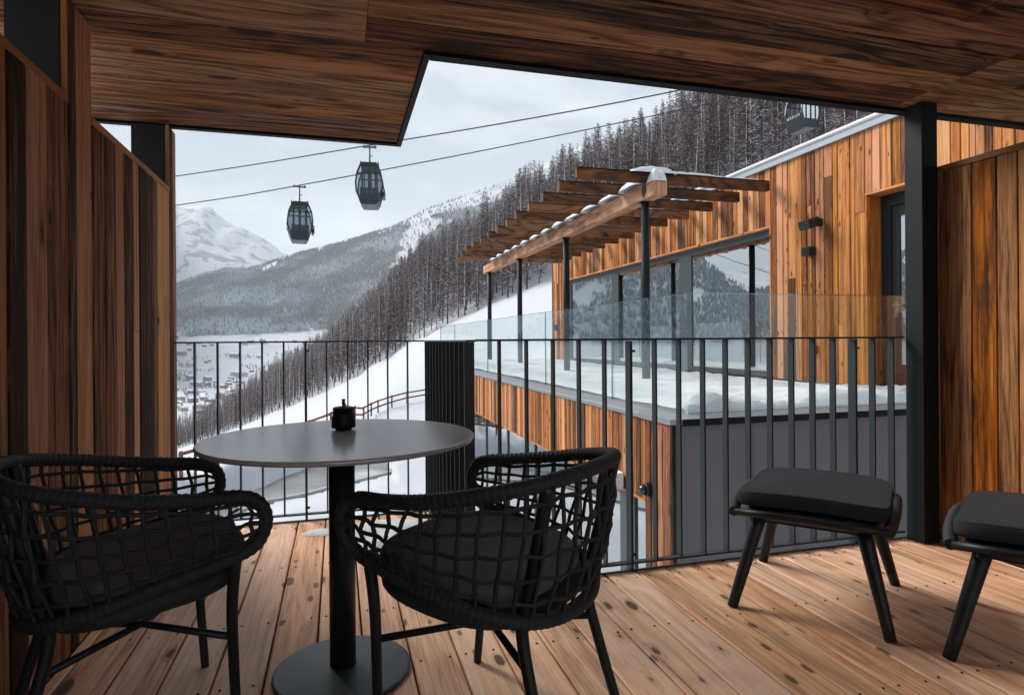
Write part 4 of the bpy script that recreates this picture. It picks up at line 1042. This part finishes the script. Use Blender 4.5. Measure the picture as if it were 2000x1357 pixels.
# ------------------------------------------------------------------ footstools
def make_stool():
    t = thing('footstool', 'x', 'footstool', (0, 0, 0))
    HX, HY, TOP = 0.265, 0.285, 0.440
    def saddle(x, y): return 0.020 * (y / HY) ** 2 - 0.012 * (x / HX) ** 2
    def padm(zc, hx, hy, th, puff, pw, n1=64):
        mb = MB()
        def P(i, j):
            tt = 2 * math.pi * i / n1; c_, s_ = math.cos(tt), math.sin(tt)
            sq = (abs(c_) ** pw + abs(s_) ** pw) ** (-1 / pw); a = -math.pi / 2 + math.pi * j / 12
            ca = abs(math.cos(a)) ** 0.55; sa = math.copysign(abs(math.sin(a)) ** 0.55, a)
            x = c_ * sq * (hx - th / 2 + th / 2 * ca); y = s_ * sq * (hy - th / 2 + th / 2 * ca)
            return (x, y, zc + th / 2 * sa + saddle(x, y))
        b = mb.grid(P, n1, 13, closed_u=True)
        for (j, sg) in ((0, -1), (12, 1)):
            rows = [b + j * n1 + i for i in range(n1)]; prev = rows
            for q in range(1, 8):
                f_ = 1 - q / 7.5; new = []
                for i in range(n1):
                    p0 = mb.v[rows[i]]; x, y = p0.x * f_, p0.y * f_
                    new.append(len(mb.v)); mb.v.append(Vector((x, y, zc + sg * (th / 2 + puff * (1 - f_ ** 2)) + saddle(x, y) + 0.003 * mnoise.noise((x * 8, y * 8, zc)))))
                for i in range(n1):
                    k2 = (i + 1) % n1
                    mb.face([prev[i], prev[k2], new[k2], new[i]] if sg > 0 else [prev[k2], prev[i], new[i], new[k2]], None, (.5, .5, .5), 0, True)
                prev = new
            mb.face(prev if sg > 0 else prev[::-1], None, (.5, .5, .5), 0, True)
        return mb
    put('cushion', padm(0.410, 0.262, 0.278, 0.056, 0.004, 7.0), 'fabric_charcoal', t, local=True)
    mb = MB(); pp = []
    for k in range(96):
        tt = 2 * math.pi * k / 96; c_, s_ = math.cos(tt), math.sin(tt); sq = (abs(c_) ** 7 + abs(s_) ** 7) ** (-1 / 7)
        x, y = c_ * sq * 0.2555, s_ * sq * 0.2715; pp.append((x, y, 0.4335 + saddle(x, y)))
    mb.tube(pp, 0.0032, 6, closed=True); put('piping', mb, 'fabric_charcoal', t, local=True)
    put('seat_shell', padm(0.352, 0.240, 0.262, 0.045, 0.004, 4.0), 'frame_black', t, local=True)
    # frame tubes front and back, rope-wrapped sides that turn up at the ends
    mb = MB()
    for sy in (-1, 1): mb.tube([(-HX + 0.012, sy * (HY - 0.012), 0.366), (-HX * 0.5, sy * HY, 0.372), (0, sy * HY, 0.374), (HX * 0.5, sy * HY, 0.372), (HX - 0.012, sy * (HY - 0.012), 0.366)], 0.0145, 12)
    put('frame_tube', mb, 'frame_black', t, local=True)
    mb = MB()
    for sx in (-1, 1):
        pts = resample(catmull([(sx * (HX - 0.008), -HY + 0.010, 0.366), (sx * (HX + 0.004), -HY * 0.58, 0.388), (sx * (HX + 0.007), 0, 0.398), (sx * (HX + 0.004), HY * 0.58, 0.388), (sx * (HX - 0.008), HY - 0.010, 0.366)], 10), 0.0042)
        mb.tube(pts, [0.020 + 0.0014 * (1 if (i // 2) % 2 else -0.3) for i in range(len(pts))], 12)
    put('rope_wrapped_side', mb, 'rope_black', t, local=True)
    for sx in (-1, 1):
        for sy in (-1, 1):
            mb = MB(); a, b = Vector((sx * 0.175, sy * 0.195, 0.350)), Vector((sx * 0.262, sy * 0.290, 0.0005))
            pts = [a.lerp(b, k / 6) for k in range(7)]
            mb.tube(pts, [0.0275 - 0.0085 * k / 6 for k in range(7)], 16); put('leg', mb, 'frame_black', t, local=True)
    mb = MB(); mb.box((-0.18, -0.19, 0.318), (0.18, 0.19, 0.338), 0.004); put('under_frame', mb, 'frame_black', t, local=True)
    return t
st1 = make_stool(); st2 = copy_tree(st1)
st1.location = (1.855, 2.055, 0); st1.rotation_euler = (0, 0, R(-49))
st2.location = (2.277, 1.465, 0); st2.rotation_euler = (0, 0, R(-57))
tag(st1, 'charcoal footstool standing clear on the deck in front of the railing', 'footstool', 'charcoal footstools')
tag(st2, 'charcoal footstool cut by the right picture edge, beside the plank partition', 'footstool', 'charcoal footstools')

# ------------------------------------------------------------------ cable car
def cam_pt(px, py, depth):
    r = ray(px, py); return Vector((r[0] * depth, r[1] * depth, EYE + r[2] * depth))
def cable(name, pts, label):
    c = resample(catmull(pts, 10), 2.0)
    mb = MB(); mb.tube(c, 0.033, 6); o = put(name, mb, 'wire'); tag(o, label, 'cable', 'gondola cables'); return c
c_low = cable('lift_cable', [cam_pt(-300, 492, 52), cam_pt(345, 401, 40), cam_pt(585, 362, 37.6), cam_pt(1000, 283, 38), cam_pt(1420, 195, 39), cam_pt(1567, 153, 40), cam_pt(2300, -60, 43)], 'lower lift cable, carrying the lowest gondola cabin')
c_up = cable('lift_cable', [cam_pt(-300, 430, 50), cam_pt(345, 344, 38), cam_pt(722, 284, 34.6), cam_pt(1000, 238, 32), cam_pt(1350, 172, 29.5), cam_pt(2300, -30, 24)], 'upper lift cable, passing above the middle gondola cabin')
def make_gondola():
    t = thing('gondola_cabin', 'x', 'gondola', (0, 0, 0))     # origin on the cable; local Y = end towards the viewer is -Y
    prof = [(-0.40, -3.46), (-0.52, -3.28), (-0.74, -2.55), (-0.76, -2.25), (-0.68, -1.70), (-0.48, -1.22), (-0.40, -1.13)]
    prof = prof + [(-x, z) for x, z in prof[::-1]]
    D = 0.78
    def ring(mb, y0, y1, inset, pr=prof):
        n = len(pr); b = len(mb.v); cz = -2.3
        for y in (y0, y1):
            for k in (1.0, 1 - inset):
                for x, z in pr: mb.v.append(Vector((x * k, y, cz + (z - cz) * k)))
        for i in range(n):
            j = (i + 1) % n
            for (a, c) in ((0, 1), (3, 2)): mb.face([b + a * n + i, b + a * n + j, b + c * n + j, b + c * n + i])
            mb.face([b + i, b + 2 * n + i, b + 2 * n + j, b + j]); mb.face([b + n + i, b + n + j, b + 3 * n + j, b + 3 * n + i])
    mb = MB()
    ring(mb, -D, -D + 0.09, 0.10); ring(mb, D - 0.09, D, 0.10)
    def strip(i, y0, y1, mat_in=mb, off=0.0):
        (xa, za), (xb, zb) = prof[i], prof[(i + 1) % len(prof)]
        b = len(mat_in.v); k = 1 + off
        for (x, z) in ((xa, za), (xb, zb), (xb * 0.95, zb + 0.03 * (1 if zb < -2.3 else -1)), (xa * 0.95, za + 0.03 * (1 if za < -2.3 else -1))):
            for y in (y0, y1): mat_in.v.append(Vector((x * k, y, z)))
        for f in ((0, 2, 3, 1), (2, 4, 5, 3), (4, 6, 7, 5), (6, 0, 1, 7), (0, 6, 4, 2), (1, 3, 5, 7)): mat_in.face([b + q for q in f])
    for i in (0, 1, 5, 7, 11, 12, 13, 6): strip(i, -D + 0.091, D - 0.091)       # floor, lower sides, roof
    for sy in (-1, 1):      # lower end panel, header, mullions
        y0, y1 = (sy * D - 0.05 * sy, sy * D - 0.085 * sy)
        for (xa, xb, za, zb) in ((-0.46, 0.46, -3.40, -2.86), (-0.46, 0.46, -1.36, -1.20), (-0.05, 0.05, -2.86, -1.36), (-0.40, -0.32, -2.86, -1.36), (0.32, 0.40, -2.86, -1.36), (-0.60, 0.60, -1.78, -1.70)):
            mb.box((xa, min(y0, y1), za), (xb, max(y0, y1), zb))
    body = put('body', mb, 'cabin_paint', t, local=True)
    mb = MB()
    for i in (2, 3, 4, 8, 9, 10): strip(i, -D + 0.092, D - 0.092)
    put('side_window', mb, 'glass_cabin', body, local=True)
    for sy in (-1, 1):
        mb = MB(); y = sy * (D - 0.075)
        mb.v += [Vector((x * 0.9, y, -2.3 + (z + 2.3) * 0.9)) for x, z in prof]
        mb.face(list(range(len(prof))) if sy < 0 else list(range(len(prof)))[::-1]); put('end_window', mb, 'glass_cabin', body, local=True)
    mb = MB()
    for sy in (-1, 1): mb.box((-0.5, sy * 0.64, -3.1), (0.5, sy * 0.30, -2.95), 0.02); mb.box((-0.5, sy * 0.66, -2.94), (0.5, sy * 0.56, -2.5), 0.02)
    put('bench', mb, 'interior_dark', t, local=True)
    mb = MB(); mb.box((0.70, -0.5, -2.95), (0.83, 0.5, -2.5), 0.02); put('ski_rack', mb, 'cabin_paint', t, local=True)
    mb = MB(); mb.tube([(0, 0, -0.10), (0, 0, -1.05)], 0.045, 8); mb.box((-0.48, -0.04, -1.12), (0.48, 0.04, -1.06)); mb.box((-0.50, -0.45, -1.10), (-0.45, 0.45, -1.0)); mb.box((0.45, -0.45, -1.10), (0.50, 0.45, -1.0)); mb.tube([(0, 0, -0.62), (0.16, 0, -0.55)], 0.022, 6)
    put('hanger', mb, 'galvanised', t, local=True)
    mb = MB(); mb.box((-0.38, -0.07, -0.12), (0.38, 0.07, -0.035), 0.02); mb.tube([(-0.3, -0.1, -0.06), (-0.3, 0.1, -0.06)], 0.07, 10); mb.tube([(0.3, -0.1, -0.06), (0.3, 0.1, -0.06)], 0.07, 10)
    put('cable_grip', mb, 'galvanised', t, local=True)
    # white lettering strip low on the side panel: small upright strokes, as blurred in the photograph
    mb = MB(); y = -0.55
    for k, wdt in enumerate((0.05, 0.16, 0.13, 0.14, 0.15, 0.13, 0.14)):
        for sx in (-1, 1):
            x0_, x1_ = sx * 0.765, sx * 0.735
            if k in (1, 3, 5): mb.tube([(x1_, y, -2.71), (x0_, y + wdt / 2, -2.56), (x1_, y + wdt, -2.71)], 0.018, 5)
            elif k in (2, 4): mb.tube([(x0_, y + wdt, -2.56), (x0_, y, -2.60), (x1_, y + wdt, -2.68), (x1_, y, -2.71)], 0.018, 5)
            else: mb.tube([(x0_, y, -2.56), (x1_, y, -2.71)], 0.018, 5)
        y += wdt + 0.05
    put('lettering', mb, 'white_paint', t, local=True)
    return t
g1 = make_gondola(); g2 = copy_tree(g1); g3 = copy_tree(g1)
def hang(o, p, yaw):
    o.location = p; o.rotation_euler = (0, 0, yaw)
def face_cam(p, extra): return -math.atan2(p.x, p.y) + R(extra)
p = cam_pt(585, 362.5, 37.6); hang(g1, p, face_cam(p, 2))
p = cam_pt(722, 285, 34.6); hang(g2, p, face_cam(p, -4))
p = cam_pt(1567, 153, 40); hang(g3, p, face_cam(p, 42))
tag(g1, 'dark gondola cabin nearest the snowy mountain, lowest of the three', 'gondola', 'gondola cabins')
tag(g2, 'dark gondola cabin just below the corner of the wooden soffit', 'gondola', 'gondola cabins')
tag(g3, 'gondola cabin seen from the side against the larches, under the right soffit edge', 'gondola', 'gondola cabins')

# ------------------------------------------------------------------ larch forest
def larch_meshes(seed, H=20.0, snow=0.6, full=True):
    rg = random.Random(seed); tr, cr = MB(), MB()
    pts = []; lean = rg.uniform(-.25, .25)
    for k in range(9): pts.append(Vector((lean * (k / 8) ** 2 + rg.uniform(-.05, .05), rg.uniform(-.05, .05), H * k / 8 - (0.8 if k == 0 else 0))))
    tr.tube(pts, [0.15 * (1 - k / 8) ** 0.8 + 0.02 for k in range(9)], 6)
    sn = rg.random() * 6.28     # snow plastered on one flank of the trunk
    tr.tube([p + Vector((math.cos(sn) * 0.06, math.sin(sn) * 0.06, 0)) for p in pts[1:]], [0.135 * (1 - k / 8) ** 0.8 + 0.01 for k in range(1, 9)], 5, mi=1)
    nb = 120 if full else 74
    lo = rg.uniform(0.04, 0.16); spread_ = rg.uniform(0.15, 0.205)
    def tri(a, b, c, mi): i = len(cr.v); cr.v += [a, b, c]; cr.face([i, i + 1, i + 2], None, (.5, .5, .5), mi)
    for k in range(nb):
        q = lo + (0.985 - lo) * (k / nb) ** 0.85 + rg.uniform(-.01, .01)
        z = H * q; a = k * 2.399 + rg.uniform(-.6, .6)
        ln = H * spread_ * (1 - q) ** 0.75 * rg.uniform(0.45, 1.2) * (0.45 + 0.55 * step(lo, lo + 0.22, q)) + 0.15
        d = Vector((math.cos(a), math.sin(a), 0)); sd_ = Vector((-d.y, d.x, 0))
        droop = rg.uniform(-0.34, 0.02) if q < 0.75 else rg.uniform(-.05, 0.4)
        base = Vector((lean * q * q, 0, z))
        P = [base, base + d * ln * 0.5 + Vector((0, 0, ln * droop * 0.7)), base + d * ln + Vector((0, 0, ln * (droop * 0.7 + 0.14)))]
        w = 0.026 + 0.009 * ln
        for s0, s1, w0, w1 in ((P[0], P[1], w, w * .7), (P[1], P[2], w * .7, 0.008)):
            i = len(cr.v); cr.v += [s0 - sd_ * w0, s0 + sd_ * w0, s1 + sd_ * w1, s1 - sd_ * w1]; cr.face([i, i + 1, i + 2, i + 3])
            i = len(cr.v); cr.v += [s0 + Vector((0, 0, w0)), s0 - Vector((0, 0, w0 * 1.4)), s1 - Vector((0, 0, w1 * 1.4)), s1 + Vector((0, 0, w1))]; cr.face([i, i + 1, i + 2, i + 3])
        if rg.random() < snow * 0.8:
            up = Vector((0, 0, w * 1.3)); hw = w * 1.2
            i = len(cr.v); cr.v += [P[0] + up - sd_ * hw, P[0] + up + sd_ * hw, P[1] + up + sd_ * hw, P[1] + up - sd_ * hw, P[2] + up * .7 + sd_ * .02, P[2] + up * .7 - sd_ * .02]
            cr.face([i, i + 1, i + 2, i + 3], None, (.5, .5, .5), 1); cr.face([i + 3, i + 2, i + 4, i + 5], None, (.5, .5, .5), 1)
            j = len(cr.v); cr.v += [P[0] + up, P[0], P[1], P[1] + up * 1.4]; cr.face([j, j + 1, j + 2, j + 3], None, (.5, .5, .5), 1)
        nt = int((9 if full else 5) + ln * (7.0 if full else 3.6))
        for m in range(nt):
            u = rg.uniform(0.10, 1.0)
            o = P[0].lerp(P[1], u * 2) if u < .5 else P[1].lerp(P[2], u * 2 - 1)
            sg = 1 if m % 2 else -1
            tl = ln * rg.uniform(0.14, 0.40) * (1.2 - 0.5 * u) + 0.16
            td = (d * rg.uniform(.1, .9) + sd_ * sg * rg.uniform(.3, 1.0) + Vector((0, 0, rg.uniform(-.85, .35)))).normalized()
            tw = rg.uniform(0.018, 0.050) * (1.0 if full else 1.6)
            nrm_ = td.cross(Vector((rg.uniform(-1, 1), rg.uniform(-1, 1), rg.uniform(-1, 1)))).normalized()
            tri(o - nrm_ * tw, o + nrm_ * tw, o + td * tl, 1 if rg.random() < snow * 0.24 else 0)
    return tr.mesh('larch_trunk', ['larch_bark', 'branch_snow']), cr.mesh('larch_crown', ['larch_twigs', 'branch_snow'])
rgf = random.Random(99)
def crest_dist(az):
    xs = [px_az(p) for p in (345, 440, 480, 560, 640, 700, 830, 1000, 1160, 1400, 1720, 2000)]
    return float(np.interp(az, xs, [380, 320, 300, 255, 220, 200, 160, 138, 125, 112, 100, 96])), float(np.interp(az, xs, [470, 470, 490, 530, 545, 535, 500, 450, 405, 360, 315, 300]))
spots = []
tries = 0
cell = {}
while len(spots) < 3400 and tries < 120000:
    tries += 1
    az = rgf.uniform(px_az(300), px_az(1900))
    e0, e1 = crest_dist(az)
    d = math.sqrt(rgf.uniform(e0 ** 2, e1 ** 2))
    if rgf.random() < 0.35: d = e0 + abs(rgf.gauss(0, 9))
    x, y = polar(az, d)
    key = (int(x // 4), int(y // 4)); md = 3.0 if d < e0 + 60 else 4.4
    if any((x - a) ** 2 + (y - b) ** 2 < md * md for i in (-1, 0, 1) for j in (-1, 0, 1) for (a, b) in cell.get((key[0] + i, key[1] + j), ())): continue
    cell.setdefault(key, []).append((x, y))
    spots.append((x, y, az, d))
def to_px(x, y, z):
    f_ = x * SY + y * CY; u = (x * CY - y * SY) / f_ * FPX; v = (z - EYE) / f_ * FPX
    return 1000 + u, 663 - v - u * math.tan(ROLL)
def seen(x, y, z0, h):
    px, pb = to_px(x, y, z0); _, pt_ = to_px(x, y, z0 + h)
    if px < 350 or px > 1730: return False
    if px > 845 and pb < 107 + (px - 840) * 0.117: return False
    if px > 1300 and pt_ > 335 - 0.4075 * (px - 1480): return False
    return True
vis = []; rest = []
for (x, y, az, d) in spots:
    z = ground(x, y); h = rgf.triangular(9, 26, 20) * (0.85 if az < px_az(640) else 1.0)
    (vis if seen(x, y, z, h) else rest).append((x, y, z, h, d))
vis.sort(key=lambda t_: t_[4] / t_[3])
near, far_ = vis[:300], vis[300:] + rest
kinds = [('dark bare larch with little snow on the hillside above the ski slope', 0.25), ('bare larch with white snow-lined branches on the hillside above the ski slope', 0.85), ('reddish bare larch lightly dusted with snow on the hillside above the ski slope', 0.5)]
proto = []
for k in range(6):
    lab, sn = kinds[k % 3]
    tm, cm = larch_meshes(200 + k, snow=sn)
    t = thing('larch_tree', lab, 'tree', (0, 0, 0), 'larches on the hillside above the ski slope')
    put('trunk', tm, None, t, local=True); put('crown', cm, None, t, local=True)
    proto.append(t)
for i, (x, y, z, h, d) in enumerate(near):
    k = i if i < 6 else rgf.randrange(6)
    o = proto[k] if i < 6 else copy_tree(proto[k])
    o.location = (x, y, z - 0.2); o.rotation_euler = (rgf.uniform(-.03, .03), rgf.uniform(-.03, .03), rgf.uniform(0, 6.28)); s_ = h / 20.0; o.scale = (s_ * rgf.uniform(.9, 1.2),) * 2 + (s_,)
# the rest of the wood reads as one mass: one object that scatters tree shapes
src = bpy.data.collections.new('larch_shapes')
for k in range(5):
    tm, cm = larch_meshes(400 + k, snow=(0.2, 0.5, 0.35, 0.15, 0.42)[k], full=False)
    nv = len(tm.vertices)
    vs = [tuple(v.co) for v in tm.vertices] + [tuple(v.co) for v in cm.vertices]
    fs = [tuple(p_.vertices) for p_ in tm.polygons] + [tuple(q_ + nv for q_ in p_.vertices) for p_ in cm.polygons]
    mi = [0 if p_.material_index == 0 else 2 for p_ in tm.polygons] + [1 if p_.material_index == 0 else 2 for p_ in cm.polygons]
    mm = bpy.data.meshes.new('larch_shape'); mm.from_pydata(vs, [], fs)
    for q_ in ('larch_bark', 'larch_twigs', 'branch_snow'): mm.materials.append(MATS[q_])
    mm.polygons.foreach_set('material_index', mi); mm.update()
    src.objects.link(bpy.data.objects.new('larch_shape', mm))
fm = bpy.data.meshes.new('larch_wood'); fm.from_pydata([(x, y, z - 0.2) for (x, y, z, h, d) in far_], [], [])
fa_ = fm.attributes.new('tsize', 'FLOAT', 'POINT'); fa_.data.foreach_set('value', [h / 20.0 for (x, y, z, h, d) in far_])
ra_ = fm.attributes.new('tspin', 'FLOAT', 'POINT'); ra_.data.foreach_set('value', [rgf.uniform(0, 6.28) for _ in far_])
fo = bpy.data.objects.new('larch_wood', fm); COL.objects.link(fo); fo['kind'] = 'stuff'
ng = bpy.data.node_groups.new('scatter', 'GeometryNodeTree')
ng.interface.new_socket('Geometry', in_out='INPUT', socket_type='NodeSocketGeometry'); ng.interface.new_socket('Geometry', in_out='OUTPUT', socket_type='NodeSocketGeometry')
gi, go = ng.nodes.new('NodeGroupInput'), ng.nodes.new('NodeGroupOutput')
ip = ng.nodes.new('GeometryNodeInstanceOnPoints'); ci = ng.nodes.new('GeometryNodeCollectionInfo')
ci.inputs['Collection'].default_value = src; ci.inputs['Separate Children'].default_value = True; ci.inputs['Reset Children'].default_value = True
ip.inputs['Pick Instance'].default_value = True
a1 = ng.nodes.new('GeometryNodeInputNamedAttribute'); a1.data_type = 'FLOAT'; a1.inputs['Name'].default_value = 'tsize'
a2 = ng.nodes.new('GeometryNodeInputNamedAttribute'); a2.data_type = 'FLOAT'; a2.inputs['Name'].default_value = 'tspin'
cx_ = ng.nodes.new('ShaderNodeCombineXYZ')
ng.links.new(a2.outputs[0], cx_.inputs[2]); ng.links.new(cx_.outputs[0], ip.inputs['Rotation']); ng.links.new(a1.outputs[0], ip.inputs['Scale'])
ng.links.new(gi.outputs[0], ip.inputs['Points']); ng.links.new(ci.outputs[0], ip.inputs['Instance']); ng.links.new(ip.outputs[0], go.inputs[0])
fo.modifiers.new('scatter', 'NODES').node_group = ng

# ------------------------------------------------------------------ far conifer forest on the opposite mountainside
def conifer_mass(name, pts, hs, frost):
    n = len(pts); ang = np.linspace(0, 2 * np.pi, 6)[:-1]
    tiers = [(0.16, 0.19, 0.62), (0.42, 0.13, 1.0)]
    Vv, Ff, C = [], [], []; b = 0
    for (x, y, z), h, fr in zip(pts, hs, frost):
        a0 = random.random() * 6
        for (zb, rr, zt) in tiers:
            for a in ang: Vv.append((x + math.cos(a + a0) * rr * h, y + math.sin(a + a0) * rr * h, z + zb * h)); C.append(fr * 0.75)
            Vv.append((x, y, z + zt * h)); C.append(min(1, fr * 1.4))
            for k in range(5): Ff.append((b + k, b + (k + 1) % 5, b + 5))
            b += 6
    me = bpy.data.meshes.new(name); me.from_pydata(Vv, [], Ff); me.materials.append(MATS['far_conifers'])
    at = me.attributes.new('frost', 'FLOAT', 'POINT'); at.data.foreach_set('value', C); me.update()
    o = bpy.data.objects.new(name, me); COL.objects.link(o); o['kind'] = 'stuff'; return o
P_, H_, Fq = [], [], []
rgc = random.Random(5); tries = 0
az_l = [px_az(p) for p in (250, 345, 440, 480, 560, 640, 700, 760, 830, 900, 960, 1100)]
v_tl = [100, 112, 146, 146, 160, 182, 198, 214, 238, 252, 266, 300]      # tree line, as rise above the eye
while len(P_) < 40000 and tries < 260000:
    tries += 1
    az = rgc.uniform(px_az(250), px_az(1060)); d = rgc.uniform(3350, 5050)
    x, y = polar(az, d); z = ground(x, y)
    v = (z - EYE) / d * FPX / math.cos(az)
    tl = np.interp(az, az_l, v_tl) + 8 * mnoise.noise((x / 160, y / 160, 0))
    if v > tl and rgc.random() > 0.10 * max(0, 1 - (v - tl) / 40): continue
    if mnoise.fractal((x / 420 + 3, y / 900, 0.4), 0.9, 2.1, 4) > 0.30 and rgc.random() < 0.93: continue
    fr = 0.40 + 0.85 * mnoise.fractal((x / 520, y / 520, 9.1), 0.8, 2.0, 5) + rgc.uniform(-.13, .13) - 0.0022 * (v - 60)
    P_.append((x, y, z - 1)); H_.append(rgc.uniform(15, 31)); Fq.append(min(1, max(0, 0.5 + (fr - 0.42) * 1.5)) if rgc.random() < 0.8 else 0.0)
conifer_mass('conifer_forest', P_, H_, Fq)
P_, H_, Fq = [], [], []
for _ in range(60000):      # mountainside further left along the valley, which the windows mirror
    az = R(rgc.uniform(-66, -31)); d = rgc.uniform(2050, 3250); x, y = polar(az, d); z = ground(x, y)
    if mnoise.fractal((x / 300, y / 300, 5.4), 0.9, 2.1, 4) > 0.22: continue
    if len(P_) >= 12000: break
    P_.append((x, y, z - 1)); H_.append(rgc.uniform(14, 28)); Fq.append(min(1, max(0, 0.38 + rgc.uniform(-.25, .25))))
conifer_mass('valley_side_forest', P_, H_, Fq)

# ------------------------------------------------------------------ village in the valley
def make_house(w, d, h, flat_roof=False, seed=0):
    t = thing('village_house', 'x', 'house', (0, 0, 0), 'houses of the snowy village')
    mb = MB(); mb.box((-w / 2, -d / 2, -3), (w / 2, d / 2, h)); wl = put('wall', mb, 'house_wall', t, local=True)
    if not flat_roof:
        b = len(mb.v)
    rf_ = MB(); e = 0.9
    if flat_roof: rf_.box((-w / 2 - .4, -d / 2 - .4, h + 0.02), (w / 2 + .4, d / 2 + .4, h + 0.7))
    else:
        rh = w * 0.24; q = len(rf_.v)
        prof = [(-w / 2 - e, h - 0.3), (0, h + rh), (w / 2 + e, h - 0.3), (w / 2 + e, h + 0.3), (0, h + rh + 0.7), (-w / 2 - e, h + 0.3)]
        for yy in (-d / 2 - e, d / 2 + e): rf_.v += [Vector((x, yy, z)) for x, z in prof]
        for i in range(6): j = (i + 1) % 6; rf_.face([q + i, q + j, q + 6 + j, q + 6 + i])
        rf_.face([q + i for i in (0, 5, 4, 1)]); rf_.face([q + i for i in (1, 4, 3, 2)]); rf_.face([q + 6 + i for i in (0, 1, 4, 5)]); rf_.face([q + 6 + i for i in (1, 2, 3, 4)])
        gm = MB(); gm.v = [Vector((-w / 2, yy, h)) for yy in (-d / 2 + .01, d / 2 - .01)] + [Vector((w / 2, yy, h)) for yy in (-d / 2 + .01, d / 2 - .01)] + [Vector((0, yy, h + rh - 0.25)) for yy in (-d / 2 + .01, d / 2 - .01)]
        gm.face([0, 2, 4]); gm.face([1, 5, 3]); put('gable', gm, 'house_wall', wl, local=True)
    put('roof', rf_, 'snow_roof', t, local=True)
    wn_ = MB(); fl_ = max(2, int(h / 3))
    for f_ in range(fl_):
        for k in range(max(2, int(w / 3.2))):
            x = -w / 2 + (k + 0.5) * w / max(2, int(w / 3.2)); z = 1.2 + f_ * 3.0
            wn_.box((x - 0.7, -d / 2 - 0.05, z), (x + 0.7, -d / 2 + 0.02, z + 1.5))
            wn_.box((-w / 2 - 0.05, x * d / w - 0.7, z), (-w / 2 + 0.02, x * d / w + 0.7, z + 1.5)); wn_.box((w / 2 - 0.02, x * d / w - 0.7, z), (w / 2 + 0.05, x * d / w + 0.7, z + 1.5))
    o = put('windows', wn_, 'window_dark', wl, local=True); o['kind'] = 'stuff'
    return t
hp = [make_house(13, 17, 8), make_house(17, 22, 11), make_house(19, 34, 14), make_house(12, 12, 6)]
hlab = ['small snow-roofed house in the village on the valley floor', 'broad snow-roofed guest house in the village on the valley floor', 'large hotel block with a snowy roof on the valley floor', 'little snow-covered chalet on the valley floor']
used = [False] * 4; hs = []
for _ in range(4000):
    if len(hs) >= 150: break
    px = rgc.uniform(330, 640); d = rgc.uniform(1500, 2750) if rgc.random() < .8 else rgc.uniform(2750, 3200); az = px_az(px); x, y = polar(az, d)
    dens = mnoise.noise((x / 260, y / 260, 3.3))
    if dens < -0.12 and rgc.random() < 0.9: continue
    if any((x - a) ** 2 + (y - b) ** 2 < 25 ** 2 for a, b in hs): continue
    hs.append((x, y)); k = rgc.choice((0, 0, 1, 1, 2, 3, 3))
    o = copy_tree(hp[k]) if used[k] else hp[k]; used[k] = True
    o.location = (x, y, ground(x, y)); o.rotation_euler = (0, 0, rgc.uniform(0, 6.28)); o['label'] = hlab[k]
# trees between the houses
P_, H_, Fq = [], [], []
for _ in range(2600):
    px = rgc.uniform(300, 700); d = rgc.uniform(1350, 3000); x, y = polar(px_az(px), d)
    if mnoise.noise((x / 120, y / 120, 8.8)) < 0.18: continue
    P_.append((x, y, ground(x, y) - 1)); H_.append(rgc.uniform(7, 16)); Fq.append(rgc.uniform(0.1, 0.5))
conifer_mass('valley_trees', P_, H_, Fq)

# ------------------------------------------------------------------ haze
hz = MB(); hz.box((-21000, -21000, -420), (21000, 21000, 3200))
hm = bpy.data.materials.new('haze_air'); hm.use_nodes = True; hm.node_tree.nodes.clear()
ho = hm.node_tree.nodes.new('ShaderNodeOutputMaterial'); hv = hm.node_tree.nodes.new('ShaderNodeVolumePrincipled')
hv.inputs['Color'].default_value = (0.87, 0.94, 1.0, 1); hv.inputs['Density'].default_value = 6.8e-5; hv.inputs['Anisotropy'].default_value = 0.0
hm.node_tree.links.new(hv.outputs[0], ho.inputs['Volume']); MATS['haze_air'] = hm
HAZE = True
if HAZE:
    o = put('haze', hz, 'haze_air'); o['kind'] = 'stuff'
